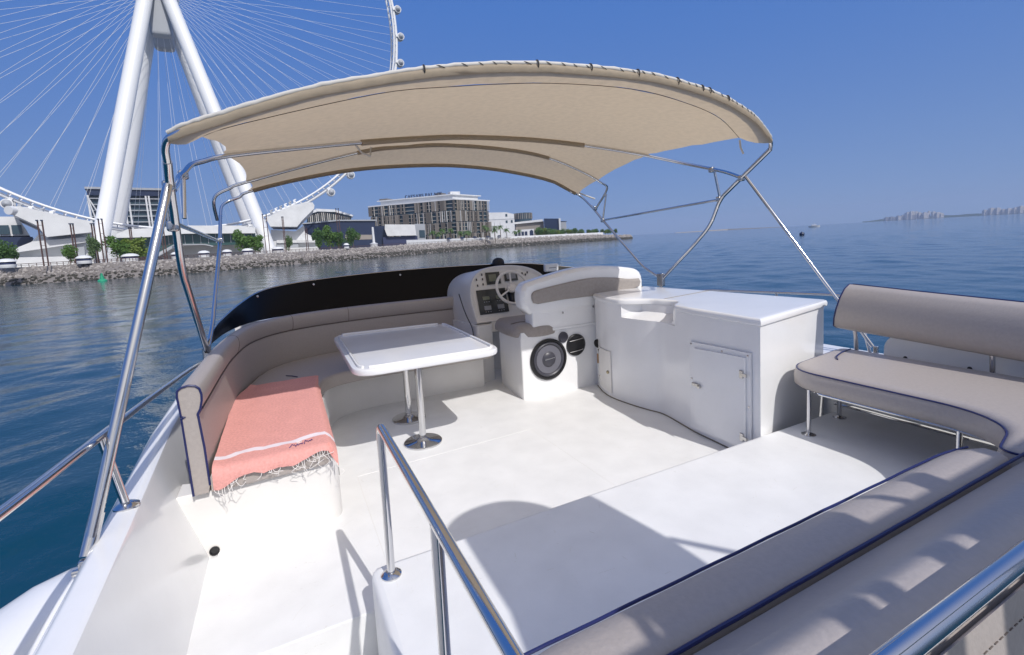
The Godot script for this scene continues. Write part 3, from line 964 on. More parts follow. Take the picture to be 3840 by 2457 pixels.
	for y in [0.052, -0.062]:
		part("grille_bar", B.new().tube(spline([V(2.625 - 0.08, 0.455 + y, -4.004), V(2.625, 0.463 + y, -3.998), V(2.625 + 0.08, 0.471 + y, -4.004)], 4), 0.005, 7), M.steel_worn, md)

func wet_bar() -> void:
	var s := thing("wet_bar", "white wet bar cabinet with a curved front and lidded top", "cabinet", V(3.2, 0, -3.1))
	var front := spline(P2([2.85, -3.97, 2.765, -3.75, 2.735, -3.56, 2.755, -3.33, 2.79, -3.15, 2.825, -3.0, 2.79, -2.77, 2.755, -2.58, 2.735, -2.3, 2.70, -1.99]), 5)
	var body := front.duplicate()
	body.append_array(P2([3.70, -2.19, 3.60, -4.06]))
	part("body", B.new().plan(body, [[-0.01, 0.0], [0.80, 0.0]]), M.gelcoat, s, 30)
	# upper band of the body, with a scooped grab recess in the front
	var bandf := []
	for q in front:
		var w := 0.0
		if q.y > -3.42 and q.y < -2.84: w = smoothstep(-3.42, -3.34, q.y) * (1.0 - smoothstep(-2.95, -2.84, q.y))
		bandf.append(Vector2(q.x + 0.15 * w, q.y))
	var band: Array = bandf.duplicate()
	band.append_array(P2([3.70, -2.19, 3.60, -4.06]))
	part("recess_band", B.new().plan(band, [[0.80, 0.0], [0.925, 0.0]]), M.gelcoat, s, 30)
	# sloping floor of the scoop
	var g := []
	for r in 4:
		var row := PackedVector3Array()
		for i in front.size():
			var q: Vector2 = front[i]
			if q.y > -3.45 and q.y < -2.80:
				var b: Vector2 = bandf[i]
				row.append(V(lerpf(q.x, b.x + 0.004, r / 3.0), 0.803 + 0.055 * pow(r / 3.0, 1.6), q.y))
		g.append(row)
	part("scoop_floor", B.new().sheet(g, 0.003), M.gelcoat, s, 50)
	# lid: overhanging the front except at the recess
	var lid := []
	for i in front.size():
		var q: Vector2 = front[i]
		var w := 0.0
		if q.y > -3.44 and q.y < -2.80: w = smoothstep(-3.44, -3.20, q.y) * (1.0 - smoothstep(-2.97, -2.80, q.y))
		lid.append(Vector2(q.x - 0.018 + 0.165 * w, q.y))
	lid[-1] = Vector2(2.685, -1.975)
	lid[0] = Vector2(2.84, -3.985)
	lid.append_array(P2([3.72, -2.175, 3.62, -4.075]))
	part("lid", B.new().plan(lid, [[0.923, 0.012], [0.927, 0.002], [0.935, 0.0], [0.955, 0.0], [0.968, 0.006], [0.975, 0.020]]), M.gelcoat, s, 40)
	# hinge joint across the lid
	part("lid_joint", B.new().tube([V(2.98, 0.9755, -3.12), V(3.66, 0.9755, -3.24)], 0.003, 6), M.joint, s)
	# caulked joint along the floor
	var ca := []
	for q in front: ca.append(V(q.x - 0.002, 0.003, q.y))
	part("caulking", B.new().tube(ca, 0.006, 6), M.joint, s)
	# cupboard door in the aft end of the front: frame proud, door inset
	var fx := func(z: float) -> float:
		for i in front.size() - 1:
			if z >= front[i].y and z <= front[i + 1].y: return lerpf(front[i].x, front[i + 1].x, (z - front[i].y) / (front[i + 1].y - front[i].y))
		return 2.72
	var panel := func(called: String, z0: float, z1: float, ya: Array, off: float, th: float, m: Material, par: Node3D) -> MeshInstance3D:
		# curved panel following the front; ya = [bottom at z0, bottom at z1, top at z0, top at z1]
		var gg := []
		for r in 2:
			var row := PackedVector3Array()
			for i in 7:
				var f := i / 6.0
				var z := lerpf(z0, z1, f)
				row.append(V(fx.call(z) - off, lerpf(lerpf(ya[0], ya[1], f), lerpf(ya[2], ya[3], f), r), z))
			gg.append(row)
		return part(called, B.new().sheet(gg, th), m, par)
	var fr: MeshInstance3D = panel.call("door_frame", -2.62, -2.055, [0.03, 0.06, 0.715, 0.735], 0.004, -0.012, M.gelcoat, s)
	var dr: MeshInstance3D = panel.call("door", -2.56, -2.09, [0.045, 0.08, 0.675, 0.70], 0.017, -0.014, M.gelcoat, s)
	var hm := B.new().rbox(Vector3.ZERO, V(0.012, 0.055, 0.03), 0.004).box(V(-0.002, 0, 0.022), V(0.01, 0.02, 0.05)).mesh()
	for y in [0.585, 0.15]:
		inst("hinge", hm, M.steel_worn, dr, Transform3D(Basis(Vector3.UP, -0.15), V(fx.call(-2.11) - 0.036, y, -2.115)))
	part("latch", B.new().rbox(V(fx.call(-2.555) - 0.036, 0.40, -2.535), V(0.02, 0.028, 0.075), 0.006).lathe([Vector2(0.014, 0), Vector2(0.014, 0.02), Vector2(0, 0.024)], Transform3D(Basis(Vector3.BACK, PI / 2), V(fx.call(-2.555) - 0.036, 0.395, -2.50)), 12), M.steel_worn, dr)
	for q in [[-2.60, 0.70], [-2.075, 0.715], [-2.07, 0.37], [-2.60, 0.43], [-2.30, 0.70]]:
		part("screw", B.new().lathe([Vector2(0.008, 0), Vector2(0.007, 0.004), Vector2(0, 0.005)], Transform3D(Basis(Vector3.BACK, PI / 2), V(fx.call(q[0]) - 0.016, q[1], q[0])), 8), M.steel_worn, fr)
	# access hatch at the forward end of the front
	var ha: MeshInstance3D = panel.call("hatch", -3.86, -3.58, [0.05, 0.045, 0.445, 0.455], 0.003, -0.008, M.cream, s)
	part("hatch_knob", B.new().lathe([Vector2(0.016, 0), Vector2(0.016, 0.012), Vector2(0, 0.018)], Transform3D(Basis(Vector3.BACK, PI / 2), V(fx.call(-3.63) - 0.01, 0.245, -3.63)), 12), M.brass, ha)
	for y in [0.40, 0.13]:
		part("hatch_hinge", B.new().rbox(V(fx.call(-3.85) - 0.014, y, -3.845), V(0.012, 0.05, 0.025), 0.004), M.steel_worn, ha)
	part("socket", B.new().lathe([Vector2(0.045, 0), Vector2(0.045, 0.01), Vector2(0.03, 0.014), Vector2(0, 0.006)], Transform3D(Basis(V(0, 1, 0), 0.35) * Basis(Vector3.BACK, PI / 2), V(fx.call(-3.91) + 0.002, 0.465, -3.91)), 18), M.black, s)
	part("rust_stain", B.new().rbox(V(fx.call(-3.90) - 0.001, 0.31, -3.905), V(0.006, 0.10, 0.03), 0.002, 1, Basis(V(0, 1, 0), 0.35)), M.rust, s)

# ---------------------------------------------------------------- bimini top
func bimini() -> void:
	var s := thing("bimini_top", "beige canvas sun canopy stretched on steel bows over the deck", "canopy", V(1.7, 2.3, -4.2))
	var bowA := spline(P3([-0.428, 1.95, -2.665, -0.42, 1.995, -2.615, -0.410, 2.045, -2.555, -0.375, 2.082, -2.512, -0.255, 2.125, -2.473, 0.133, 2.243, -2.36, 0.43, 2.31, -2.295, 0.816, 2.379, -2.23, 1.28, 2.425, -2.185, 1.877, 2.441, -2.17, 2.213, 2.432, -2.185, 2.668, 2.394, -2.24, 3.16, 2.337, -2.38, 3.48, 2.26, -2.50, 3.575, 2.22, -2.535, 3.60, 2.16, -2.56]), 5)
	var bowB := spline(P3([-0.455, 1.90, -2.90, -0.47, 1.97, -3.15, -0.48, 2.02, -3.281, -0.465, 2.06, -3.37, -0.44, 2.121, -3.477, -0.38, 2.158, -3.545, -0.288, 2.20, -3.62, -0.027, 2.264, -3.734, 0.662, 2.404, -3.988, 1.24, 2.499, -4.159, 1.679, 2.548, -4.249, 2.371, 2.556, -4.266, 2.969, 2.505, -4.188, 3.45, 2.39, -3.95, 3.75, 2.27, -3.70, 3.86, 2.16, -3.40, 3.82, 2.08, -3.15, 3.755, 2.0, -2.94]), 4)
	var bowC := spline(P3([-0.50, 1.90, -5.15, -0.50, 2.03, -5.02, -0.47, 2.11, -5.0, -0.36, 2.17, -5.0, -0.21, 2.23, -5.0, 0.78, 2.52, -5.0, 1.26, 2.595, -5.0, 1.77, 2.63, -5.0, 2.49, 2.60, -5.0, 3.0, 2.525, -5.0, 3.46, 2.375, -5.0, 3.75, 2.24, -5.0, 3.88, 2.16, -5.04, 3.90, 1.93, -5.33]), 4)
	var bowD := spline(P3([-0.50, 1.93, -5.45, -0.49, 2.06, -5.58, -0.43, 2.12, -5.65, -0.33, 2.16, -5.65, -0.24, 2.215, -5.65, 0.24, 2.345, -5.65, 0.91, 2.467, -5.65, 1.66, 2.52, -5.65, 2.2, 2.516, -5.65, 2.79, 2.46, -5.65, 3.43, 2.34, -5.65, 3.72, 2.20, -5.65, 3.88, 2.13, -5.64, 3.90, 1.95, -5.40]), 4)
	part("bow", B.new().tube(bowA, 0.016, 12), M.steel, s)
	part("bow", B.new().tube(bowB, 0.016, 12), M.steel, s)
	part("bow", B.new().tube(bowC, 0.0145, 12), M.steel, s)
	part("bow", B.new().tube(bowD, 0.0145, 12), M.steel, s)
	# main legs
	part("leg", B.new().tube(bend([V(-0.42, 1.993, -2.618), V(-0.44, 1.895, -2.735), V(-0.485, 1.485, -3.055), V(-0.545, 0.87, -4.02)], 0.12), 0.019, 12), M.steel, s)
	part("leg", B.new().tube(bend([V(3.595, 2.17, -2.555), V(3.90, 1.85, -3.30), V(3.90, 1.60, -3.42), V(3.90, 1.42, -3.62), V(3.90, 1.02, -4.12)], 0.10), 0.019, 12), M.steel, s)
	part("leg", B.new().tube(bend([V(-0.50, 1.96, -5.46), V(-0.50, 1.72, -5.20), V(-0.53, 1.05, -4.35), V(-0.545, 0.90, -4.08)], 0.10), 0.016, 12), M.steel, s)
	part("leg", B.new().tube(bend([V(3.90, 1.98, -5.43), V(3.90, 1.765, -5.18), V(3.90, 1.16, -4.42), V(3.90, 1.04, -4.14)], 0.10), 0.016, 12), M.steel, s)
	# fore and aft links
	part("strut", B.new().tube([V(3.90, 1.765, -5.18), V(3.90, 1.845, -3.31)], 0.0125, 10), M.steel, s)
	part("strut", B.new().tube([V(-0.50, 1.70, -5.20), V(-0.470, 1.74, -2.90)], 0.0125, 10), M.steel, s)
	part("strut", B.new().tube([V(3.86, 2.13, -3.33), V(3.90, 1.86, -3.30)], 0.0125, 10), M.steel, s)
	part("strut", B.new().tube([V(-0.475, 2.06, -3.40), V(-0.487, 1.79, -3.34)], 0.0125, 10), M.steel, s)
	part("strut", B.new().tube([V(3.90, 2.10, -5.09), V(3.90, 1.77, -5.18)], 0.0115, 10), M.steel, s)
	# stays down to the coamings
	var st := part("stay", B.new().tube([V(-0.443, 1.90, -2.71), V(-0.715, 0.55, -2.14)], 0.0205, 14), M.steel, s)
	part("stay_end", B.new().tube([V(-0.70, 0.635, -2.19), V(-0.722, 0.515, -2.12)], 0.0235, 14), M.steel, st)
	part("toggle", B.new().rbox(V(-0.728, 0.49, -2.105), V(0.03, 0.05, 0.03), 0.008).tube([V(-0.76, 0.475, -2.10), V(-0.70, 0.475, -2.10)], 0.012, 10), M.steel_worn, st)
	var st2 := part("stay", B.new().tube([V(3.735, 2.02, -2.90), V(3.90, 0.62, -1.95)], 0.0135, 12), M.steel, s)
	part("toggle", B.new().rbox(V(3.90, 0.59, -1.93), V(0.03, 0.08, 0.03), 0.008), M.steel_worn, st2)
	# sockets and hinge brackets
	part("bracket", B.new().rbox(V(-0.55, 0.86, -4.03), V(0.05, 0.12, 0.09), 0.012), M.steel_worn, s)
	part("bracket", B.new().rbox(V(3.90, 1.02, -4.13), V(0.05, 0.15, 0.09), 0.012).tube([V(3.90, 0.96, -4.13), V(3.90, 0.55, -4.13)], 0.02, 10), M.steel_worn, s)
	for p in [V(3.76, 2.0, -2.95), V(3.90, 1.85, -3.31), V(3.86, 2.14, -3.36), V(-0.445, 1.90, -2.74), V(-0.47, 1.72, -2.87), V(-0.50, 1.71, -5.19), V(3.90, 1.765, -5.18), V(3.90, 1.94, -5.34), V(-0.475, 2.05, -3.40)]:
		part("clamp", B.new().rbox(p, V(0.052, 0.055, 0.052), 0.014), M.steel_worn, s)
	# canvas: carried by the bows, edges hollowed between them
	var at := func(bow: Array, f: float, x0: float, x1: float) -> Vector3:
		var x := lerpf(x0, x1, f)
		var best: Vector3 = bow[0]
		for i in range(4, bow.size() - 5):
			var a: Vector3 = bow[i]
			var b: Vector3 = bow[i + 1]
			if a.x <= x and b.x >= x and b.x > a.x:
				return a.lerp(b, (x - a.x) / (b.x - a.x)) + V(0, 0.018, 0)
		return V(x, bow[bow.size() / 2].y, bow[bow.size() / 2].z)
	var seamline := spline(P3([-0.40, 2.02, -2.68, -0.34, 2.05, -2.66, -0.286, 2.088, -2.637, -0.203, 2.146, -2.615, 0.483, 2.312, -2.451, 0.869, 2.365, -2.391, 1.412, 2.418, -2.344, 2.012, 2.433, -2.33, 2.453, 2.40, -2.36, 2.954, 2.366, -2.50, 3.40, 2.276, -2.68, 3.5, 2.25, -2.72, 3.6, 2.2, -2.75]), 5)
	var nx := 40
	var rowA := []; var rowS := []; var rowB := []; var rowC := []; var rowD := []
	var ridge := []
	for j in nx + 1:
		var f := j / float(nx)
		var e := 0.5 - 0.5 * cos(PI * f)
		f = lerpf(f, e, 0.4)
		var a: Vector3 = at.call(bowA, f, -0.39, 3.56)
		ridge.append(a)
		rowA.append(a)
		rowS.append(at.call(seamline, f, -0.28, 3.39) - V(0, 0.018, 0))
		var cB: Vector3 = at.call(bowB, f, -0.275, 3.55)
		rowB.append(cB + V(0, 0.004, 0))
		rowC.append(at.call(bowC, f, -0.225, 3.72))
		rowD.append(at.call(bowD, f, -0.25, 3.86))
	var wr := FastNoiseLite.new()
	wr.seed = 9; wr.frequency = 0.9
	var keys := [rowS, rowB, rowC, rowD]
	var g := []
	var nn := [9, 9, 6]
	for k in 3:
		for i in nn[k]:
			var t: float = i / float(nn[k])
			var row := PackedVector3Array()
			for j in nx + 1:
				var f := j / float(nx)
				var p: Vector3 = keys[k][j].lerp(keys[k + 1][j], t)
				var sag := sin(PI * t)
				# hollow side edges, slack belly, small wrinkles
				var edge := pow(absf(f - 0.5) * 2.0, 6.0)
				p.x += sag * (0.02 if k == 0 and f > 0.5 else 0.05) * edge * (1.0 if f < 0.5 else -1.0)
				p.y += (0.03 if k == 0 else 0.012) * sag * (1.0 - edge) * (1.0 if k == 0 else -1.0)
				p.y += 0.012 * wr.get_noise_2d(p.x * 1.2, p.z * 4.0) + 0.004 * wr.get_noise_2d(p.x * 5.0 + p.z * 3.0, p.z * 1.5)
				row.append(p)
			g.append(row)
	var last := PackedVector3Array()
	for p in rowD: last.append(p)
	g.append(last)
	part("canopy", B.new().grid(g), M.canvas, s, 60)
	# pockets of canvas round the middle of the bows
	for q in [[bowB, 0.66, 2.95, 0.024], [bowC, 0.78, 3.0, 0.022], [bowD, -0.2, 3.8, 0.022]]:
		var pk := []
		for k in 25:
			pk.append(at.call(q[0], k / 24.0, q[1], q[2]) - V(0, 0.020, 0))
		part("pocket", B.new().tube(pk, q[3], 9), M.canvas, s)
	# sleeve round the after bow
	var g2 := []
	for off in [V(0, 0.006, -0.014), V(0, 0.004, 0.010), V(0, -0.018, 0.022), V(0, -0.038, 0.012)]:
		var row := PackedVector3Array()
		for j in nx + 1: row.append(rowA[j] + off + V(0, 0.004 * wr.get_noise_2d(rowA[j].x * 7.0, off.z * 90.0), 0))
		g2.append(row)
	for i in range(1, 5):
		var t := i / 4.0
		var row := PackedVector3Array()
		for j in nx + 1:
			var f := j / float(nx)
			var p: Vector3 = (rowA[j] + V(0, -0.038, 0.012)).lerp(rowS[j], t)
			p.y += 0.004 * wr.get_noise_2d(p.x * 5.0, t * 2.0)
			var edge := pow(absf(f - 0.5) * 2.0, 8.0)
			p.y -= 0.02 * sin(PI * t) * edge
			row.append(p)
		g2.append(row)
	part("sleeve", B.new().grid(g2), M.canvas, s, 60)
	var seam := []
	for j in nx + 1: seam.append(rowS[j] - V(0, 0.003, 0))
	part("seam", B.new().tube(seam, 0.002, 5), M.seam, s)
	# front hem over the forward bow
	var hem := []
	for j in nx + 1: hem.append(rowD[j] + V(0, -0.012, -0.012))
	part("hem", B.new().tube(hem, 0.012, 7), M.canvas, s)
	# folded roll of canvas lashed along the after edge
	var roll := []
	var wob := FastNoiseLite.new()
	wob.seed = 21; wob.frequency = 1.2
	for j in range(0, nx * 3 + 1):
		var q := j / 3.0
		var i := mini(int(q), nx - 1)
		var p: Vector3 = ridge[i].lerp(ridge[i + 1], q - i)
		roll.append(p + V(0, 0.008 + 0.005 * wob.get_noise_1d(j * 0.8), 0.004))
	var rad := []
	for j in roll.size(): rad.append(0.0115 + 0.004 * wob.get_noise_1d(j * 1.7 + 40.0))
	part("canvas_roll", B.new().tube(roll, rad, 9), M.rope, s)
	# lacing along the roll: a dark twisted cord
	var lace := []
	for j in range(190, 520):
		var q := j / 6.0 * 120.0 / 100.0
		var i := mini(int(q), roll.size() - 2)
		var p: Vector3 = roll[i].lerp(roll[i + 1], q - i)
		var a := j * 0.55 + 1.5 * sin(j * 0.11)
		lace.append(p + V(0, cos(a) * 0.009 - 0.003, 0.004 + sin(a) * 0.0095))
	part("lacing", B.new().tube(lace, 0.002, 4), M.strap, s)
	for i in [37, 52, 60, 68, 76, 82, 84, 90]:
		var c: Vector3 = roll[i]
		var loop := []
		for k in 10:
			var a := TAU * k / 10.0
			loop.append(c + V(0, cos(a) * 0.024 - 0.010, sin(a) * 0.022))
		part("tie", B.new().tube(loop, 0.004, 5, false, true), M.strap, s)
	# loose strap ends hanging from the canvas
	part("strap", B.new().tube([V(3.40, 2.26, -2.68), V(3.41, 2.20, -2.68), V(3.43, 2.15, -2.67)], 0.008, 6), M.rope, s)
	part("strap", B.new().tube([V(0.60, 2.40, -3.98), V(0.66, 2.33, -4.02), V(0.74, 2.32, -4.1), V(0.76, 2.40, -4.15)], 0.008, 6), M.rope, s)
	part("strap", B.new().tube([V(3.62, 2.14, -5.3), V(3.72, 2.09, -5.25), V(3.80, 2.05, -5.2)], 0.010, 6), M.rope, s)

# ---------------------------------------------------------------- rails
func flange(p: Vector3, parent: Node3D, r := 0.045) -> void:
	part("flange", B.new().lathe([Vector2(r, -0.002), Vector2(r, 0.006), Vector2(r * 0.8, 0.012), Vector2(r * 0.5, 0.018)], Transform3D(Basis.IDENTITY, p), 20), M.steel, parent)

func rails() -> void:
	var s := thing("side_rail", "steel guard rail sloping along the port coaming over the water", "rail", V(-0.7, 0.55, -2.6))
	part("top_rail", B.new().tube(spline(P3([-0.70, 1.06, -0.5, -0.70, 0.995, -1.0, -0.70, 0.935, -1.61, -0.70, 0.88, -2.35, -0.70, 0.80, -3.35, -0.685, 0.71, -4.4, -0.665, 0.62, -5.0]), 4), 0.0165, 12), M.steel, s)
	part("post", B.new().tube([V(-0.668, 0.55, -2.39), V(-0.70, 0.875, -2.33)], 0.0155, 12), M.steel, s)
	flange(V(-0.668, 0.551, -2.39), s)
	var h := thing("stair_rail", "polished steel handrail bent beside the stairwell", "handrail", V(0.29, 0.2, -1.4))
	part("top_rail", B.new().tube(bend([V(0.289, 0.2, -1.904), V(0.293, 0.845, -1.903), V(0.293, 0.845, -0.35), V(0.293, 0.2, -0.30)], 0.045), 0.0165, 14), M.steel, h)
	part("post", B.new().tube([V(0.288, 0.2, -1.13), V(0.292, 0.845, -1.13)], 0.0165, 14), M.steel, h)
	flange(V(0.289, 0.2, -1.904), h, 0.042)
	flange(V(0.288, 0.2, -1.13), h, 0.042)
	var a := thing("stern_rail", "polished steel rail along the back of the stern bench", "rail", V(1.6, 0.9, -0.3))
	part("top_rail", B.new().tube([V(0.42, 0.985, -0.302), V(3.7, 0.985, -0.302)], 0.016, 14), M.steel, a)
	for x in [2.3, 3.4]:
		part("post", B.new().tube([V(x, 0.985, -0.30), V(x, 0.60, -0.22)], 0.012, 10), M.steel, a)
	var b := thing("starboard_rail", "thin steel rail beyond the wet bar above the sea", "rail", V(3.95, 0.55, -2.9))
	part("top_rail", B.new().tube(bend([V(3.95, 0.55, -4.0), V(3.95, 0.90, -3.75), V(3.95, 0.935, -3.5), V(3.95, 0.985, -2.2), V(3.95, 0.96, -2.10), V(3.93, 0.55, -1.98)], 0.08), 0.0125, 10), M.steel, b)
	part("post", B.new().tube([V(3.95, 0.55, -2.75), V(3.95, 0.965, -2.75)], 0.0125, 10), M.steel, b)

# the radar arch stands astern of the camera and throws the shadow that falls on the platform and the stern bench
func radar_arch() -> void:
	var s := thing("radar_arch", "white radar arch astern with a rounded antenna pod", "radar arch", V(1.5, 0, 1.2))
	part("beam", B.new().rbox(V(1.65, 2.50, 1.055), V(4.6, 0.05, 0.055), 0.02), M.gelcoat, s)
	for x in [-0.6, 3.9]:
		part("pillar", B.new().tube([V(x, 2.48, 1.09), V(x, 0.4, 1.75)], 0.10, 12), M.gelcoat, s)
	var pod := corner(P2([1.03, 1.05, 1.04, 0.10, 1.20, -0.10, 1.50, -0.11, 1.72, 0.10, 1.83, 0.70, 1.85, 1.05]), [0, 0.1, 0.2, 0.2, 0.2, 0.1, 0], 6)
	part("pod", B.new().plan(pod, [[2.47, 0.02], [2.485, 0.0], [2.515, 0.0], [2.53, 0.02]]), M.gelcoat, s)
	for x in [1.05, 1.83]:
		var o := -0.06 if x < 1.4 else 0.28
		part("brace", B.new().tube([V(x, 2.49, 0.70), V(x + o, 2.49, 1.05)], 0.018, 8), M.steel, s)
	part("dome", B.new().lathe([Vector2(0.17, 0), Vector2(0.17, 0.04), Vector2(0.13, 0.12), Vector2(0.0, 0.15)], Transform3D(Basis.IDENTITY, V(1.42, 2.53, 0.25)), 24), M.gelcoat, s)
	part("aft_wing", B.new().rbox(V(2.75, 2.50, 1.20), V(2.54, 0.05, 0.28), 0.02), M.gelcoat, s)
	for q in [[1.085, 0.09, 1.24], [1.18, 0.06, 1.24], [1.39, 0.09, 1.24], [2.27, 0.12, 0.0], [2.72, 0.10, 0.0]]:
		part("rib", B.new().rbox(V(q[0], 2.50, q[2] if q[2] > 0.0 else 0.985), V(q[1], 0.04, 0.34 if q[2] > 0.0 else 0.10), 0.015), M.gelcoat, s)

func small_things() -> void:
	pass

# ---------------------------------------------------------------- the sea
func sea() -> void:
	var m := StandardMaterial3D.new()
	m.albedo_color = lin(0.003, 0.044, 0.076)
	m.roughness = 0.06
	m.metallic_specular = 0.36
	M["water"] = m
	# polar mesh round the yacht, finer near the eye, with a low chop
	var waves := []
	var rng := RandomNumberGenerator.new()
	rng.seed = 12
	for k in 26:
		var wl := 0.45 * pow(1.22, k * 0.62)
		var a := rng.randfn(0.35, 0.95)
		waves.append([Vector2(sin(a), cos(a)) * TAU / wl, wl * 0.0021 * rng.randf_range(0.7, 1.2), rng.randf() * TAU, wl])
	var gust := FastNoiseLite.new()      # patches of ruffled and of slack water
	gust.seed = 3; gust.frequency = 0.03
	var arr := []
	arr.resize(Mesh.ARRAY_MAX)
	var vs := PackedVector3Array()
	var ns := PackedVector3Array()
	var ix := PackedInt32Array()
	var radii := []
	var r := 2.5
	while r < 1200.0:
		radii.append(r)
		r += maxf(0.09, r * 0.0125)
	for rr in [1400.0, 1800.0, 2500.0, 4000.0, 5800.0, 7800.0]: radii.append(rr)
	var na := 420
	var a0 := -0.75
	var a1 := 1.65
	for ri in radii.size():
		for ai in na + 1:
			var a := lerpf(a0, a1, ai / float(na))
			var rr: float = radii[ri]
			var p := Vector2(sin(a) * rr, -cos(a) * rr)
			var h := 0.0
			var sl := Vector2.ZERO
			var step := maxf(rr * (a1 - a0) / na, maxf(0.09, rr * 0.0125))
			if rr < 1200.0:
				var calm := 0.55 + 0.75 * (0.5 + 0.5 * gust.get_noise_2d(p.x, p.y))
				for w in waves:
					var fade := clampf(w[3] / step * 0.5 - 0.5, 0.0, 1.0)
					if fade <= 0.0: continue
					var ph: float = p.dot(w[0]) + w[2]
					h += w[1] * fade * calm * sin(ph)
					sl += w[0] * (w[1] * fade * calm * cos(ph))
			vs.append(Vector3(p.x, SEA + h, p.y))
			ns.append(Vector3(-sl.x, 1.0, -sl.y).normalized())
	for ri in radii.size() - 1:
		for ai in na:
			var i := ri * (na + 1) + ai
			ix.append_array([i, i + na + 1, i + 1, i + 1, i + na + 1, i + na + 2])
	# the rest of the circle, astern of the yacht, in a few wide sectors
	var far_r := [2.5, 12.0, 60.0, 300.0, 1500.0, 7800.0]
	var base := vs.size()
	for rr in far_r:
		for k in 41:
			var a := lerpf(a1, a0 + TAU, k / 40.0)
			vs.append(Vector3(sin(a) * rr, SEA, -cos(a) * rr))
			ns.append(Vector3.UP)
	for ri in far_r.size() - 1:
		for k in 40:
			var i := base + ri * 41 + k
			ix.append_array([i, i + 41, i + 1, i + 1, i + 41, i + 42])
	arr[Mesh.ARRAY_VERTEX] = vs
	arr[Mesh.ARRAY_NORMAL] = ns
	arr[Mesh.ARRAY_INDEX] = ix
	var mesh := ArrayMesh.new()
	mesh.add_surface_from_arrays(Mesh.PRIMITIVE_TRIANGLES, arr)
	var nz := normal_tex(0.02, 6.0, 5, 51, 1024)
	m.uv1_triplanar = true
	m.uv1_world_triplanar = true
	m.uv1_scale = Vector3(0.16, 0.16, 0.16)
	m.normal_enabled = true
	m.normal_texture = nz
	m.normal_scale = 0.2
	var o := MeshInstance3D.new()
	o.mesh = mesh
	o.material_override = m
	put("water", o)
	o.set_meta("kind", "structure")
	o.set_meta("label", "rippled deep blue sea")


# ---------------------------------------------------------------- the island shore
const SHORE := [-170.0, -226.0, -120.0, -209.0, -78.0, -197.5, -52.0, -191.0, -33.0, -193.0, -4.0, -217.0, 22.0, -240.0, 47.0, -263.0, 100.0, -318.0, 155.0, -365.0, 205.0, -393.0, 258.0, -412.0, 325.0, -437.0, 392.0, -461.0]

func gy(x: float) -> float: return 2.1 + 2.3 * clampf((x + 20.0) / 190.0, 0.0, 1.0)

func far_shore() -> void:
	far_materials()
	bank()
	wheel()
	terminal()
	hotel()
	other_buildings()
	planting()
	promenade()
	offing()

func far_materials() -> void:
	var grain := noise_tex(0.02, 0.72, 1.0, 5, 61)
	mat("far_white", lin(0.74, 0.75, 0.76), 0.5, 0.0, noise_tex(0.01, 0.92, 1.0, 4, 62), 0.03)
	mat("far_steel", lin(0.76, 0.77, 0.78), 0.4)
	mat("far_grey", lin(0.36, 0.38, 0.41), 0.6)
	mat("far_glass", lin(0.045, 0.075, 0.095), 0.12)
	mat("far_blue", lin(0.022, 0.034, 0.075), 0.35)
	mat("far_navy", lin(0.035, 0.045, 0.11), 0.5)
	mat("far_green_glass", lin(0.05, 0.10, 0.10), 0.15)
	mat("bronze", lin(0.17, 0.153, 0.137), 0.5)
	mat("taupe", lin(0.28, 0.252, 0.225), 0.6)
	mat("pale_fin", lin(0.50, 0.47, 0.43), 0.6)
	mat("sand", lin(0.42, 0.37, 0.31), 0.9, 0.0, grain, 0.05)
	mat("paving", lin(0.45, 0.43, 0.41), 0.85, 0.0, grain, 0.05)
	mat("rock", lin(0.27, 0.245, 0.23), 0.9, 0.0, grain, 0.25)
	mat("rock_pale", lin(0.52, 0.48, 0.45), 0.9, 0.0, grain, 0.25)
	mat("rock_wet", lin(0.065, 0.06, 0.045), 0.6, 0.0, grain, 0.25)
	mat("rust_steel", lin(0.085, 0.045, 0.04), 0.7)
	mat("trunk", lin(0.14, 0.105, 0.075), 0.9)
	for k in 4:
		var c: Color = [lin(0.085, 0.165, 0.035), lin(0.05, 0.11, 0.028), lin(0.14, 0.19, 0.035), lin(0.085, 0.135, 0.055)][k]
		mat("leaf%d" % k, c, 0.7)
		M["leaf%d" % k].backlight_enabled = true
		M["leaf%d" % k].backlight = Color(0.4, 0.5, 0.15)
	mat("buoy_green", lin(0.02, 0.30, 0.16), 0.5)
	mat("far_city", lin(0.52, 0.48, 0.44), 0.8)
	mat("far_city_dark", lin(0.22, 0.22, 0.24), 0.8)

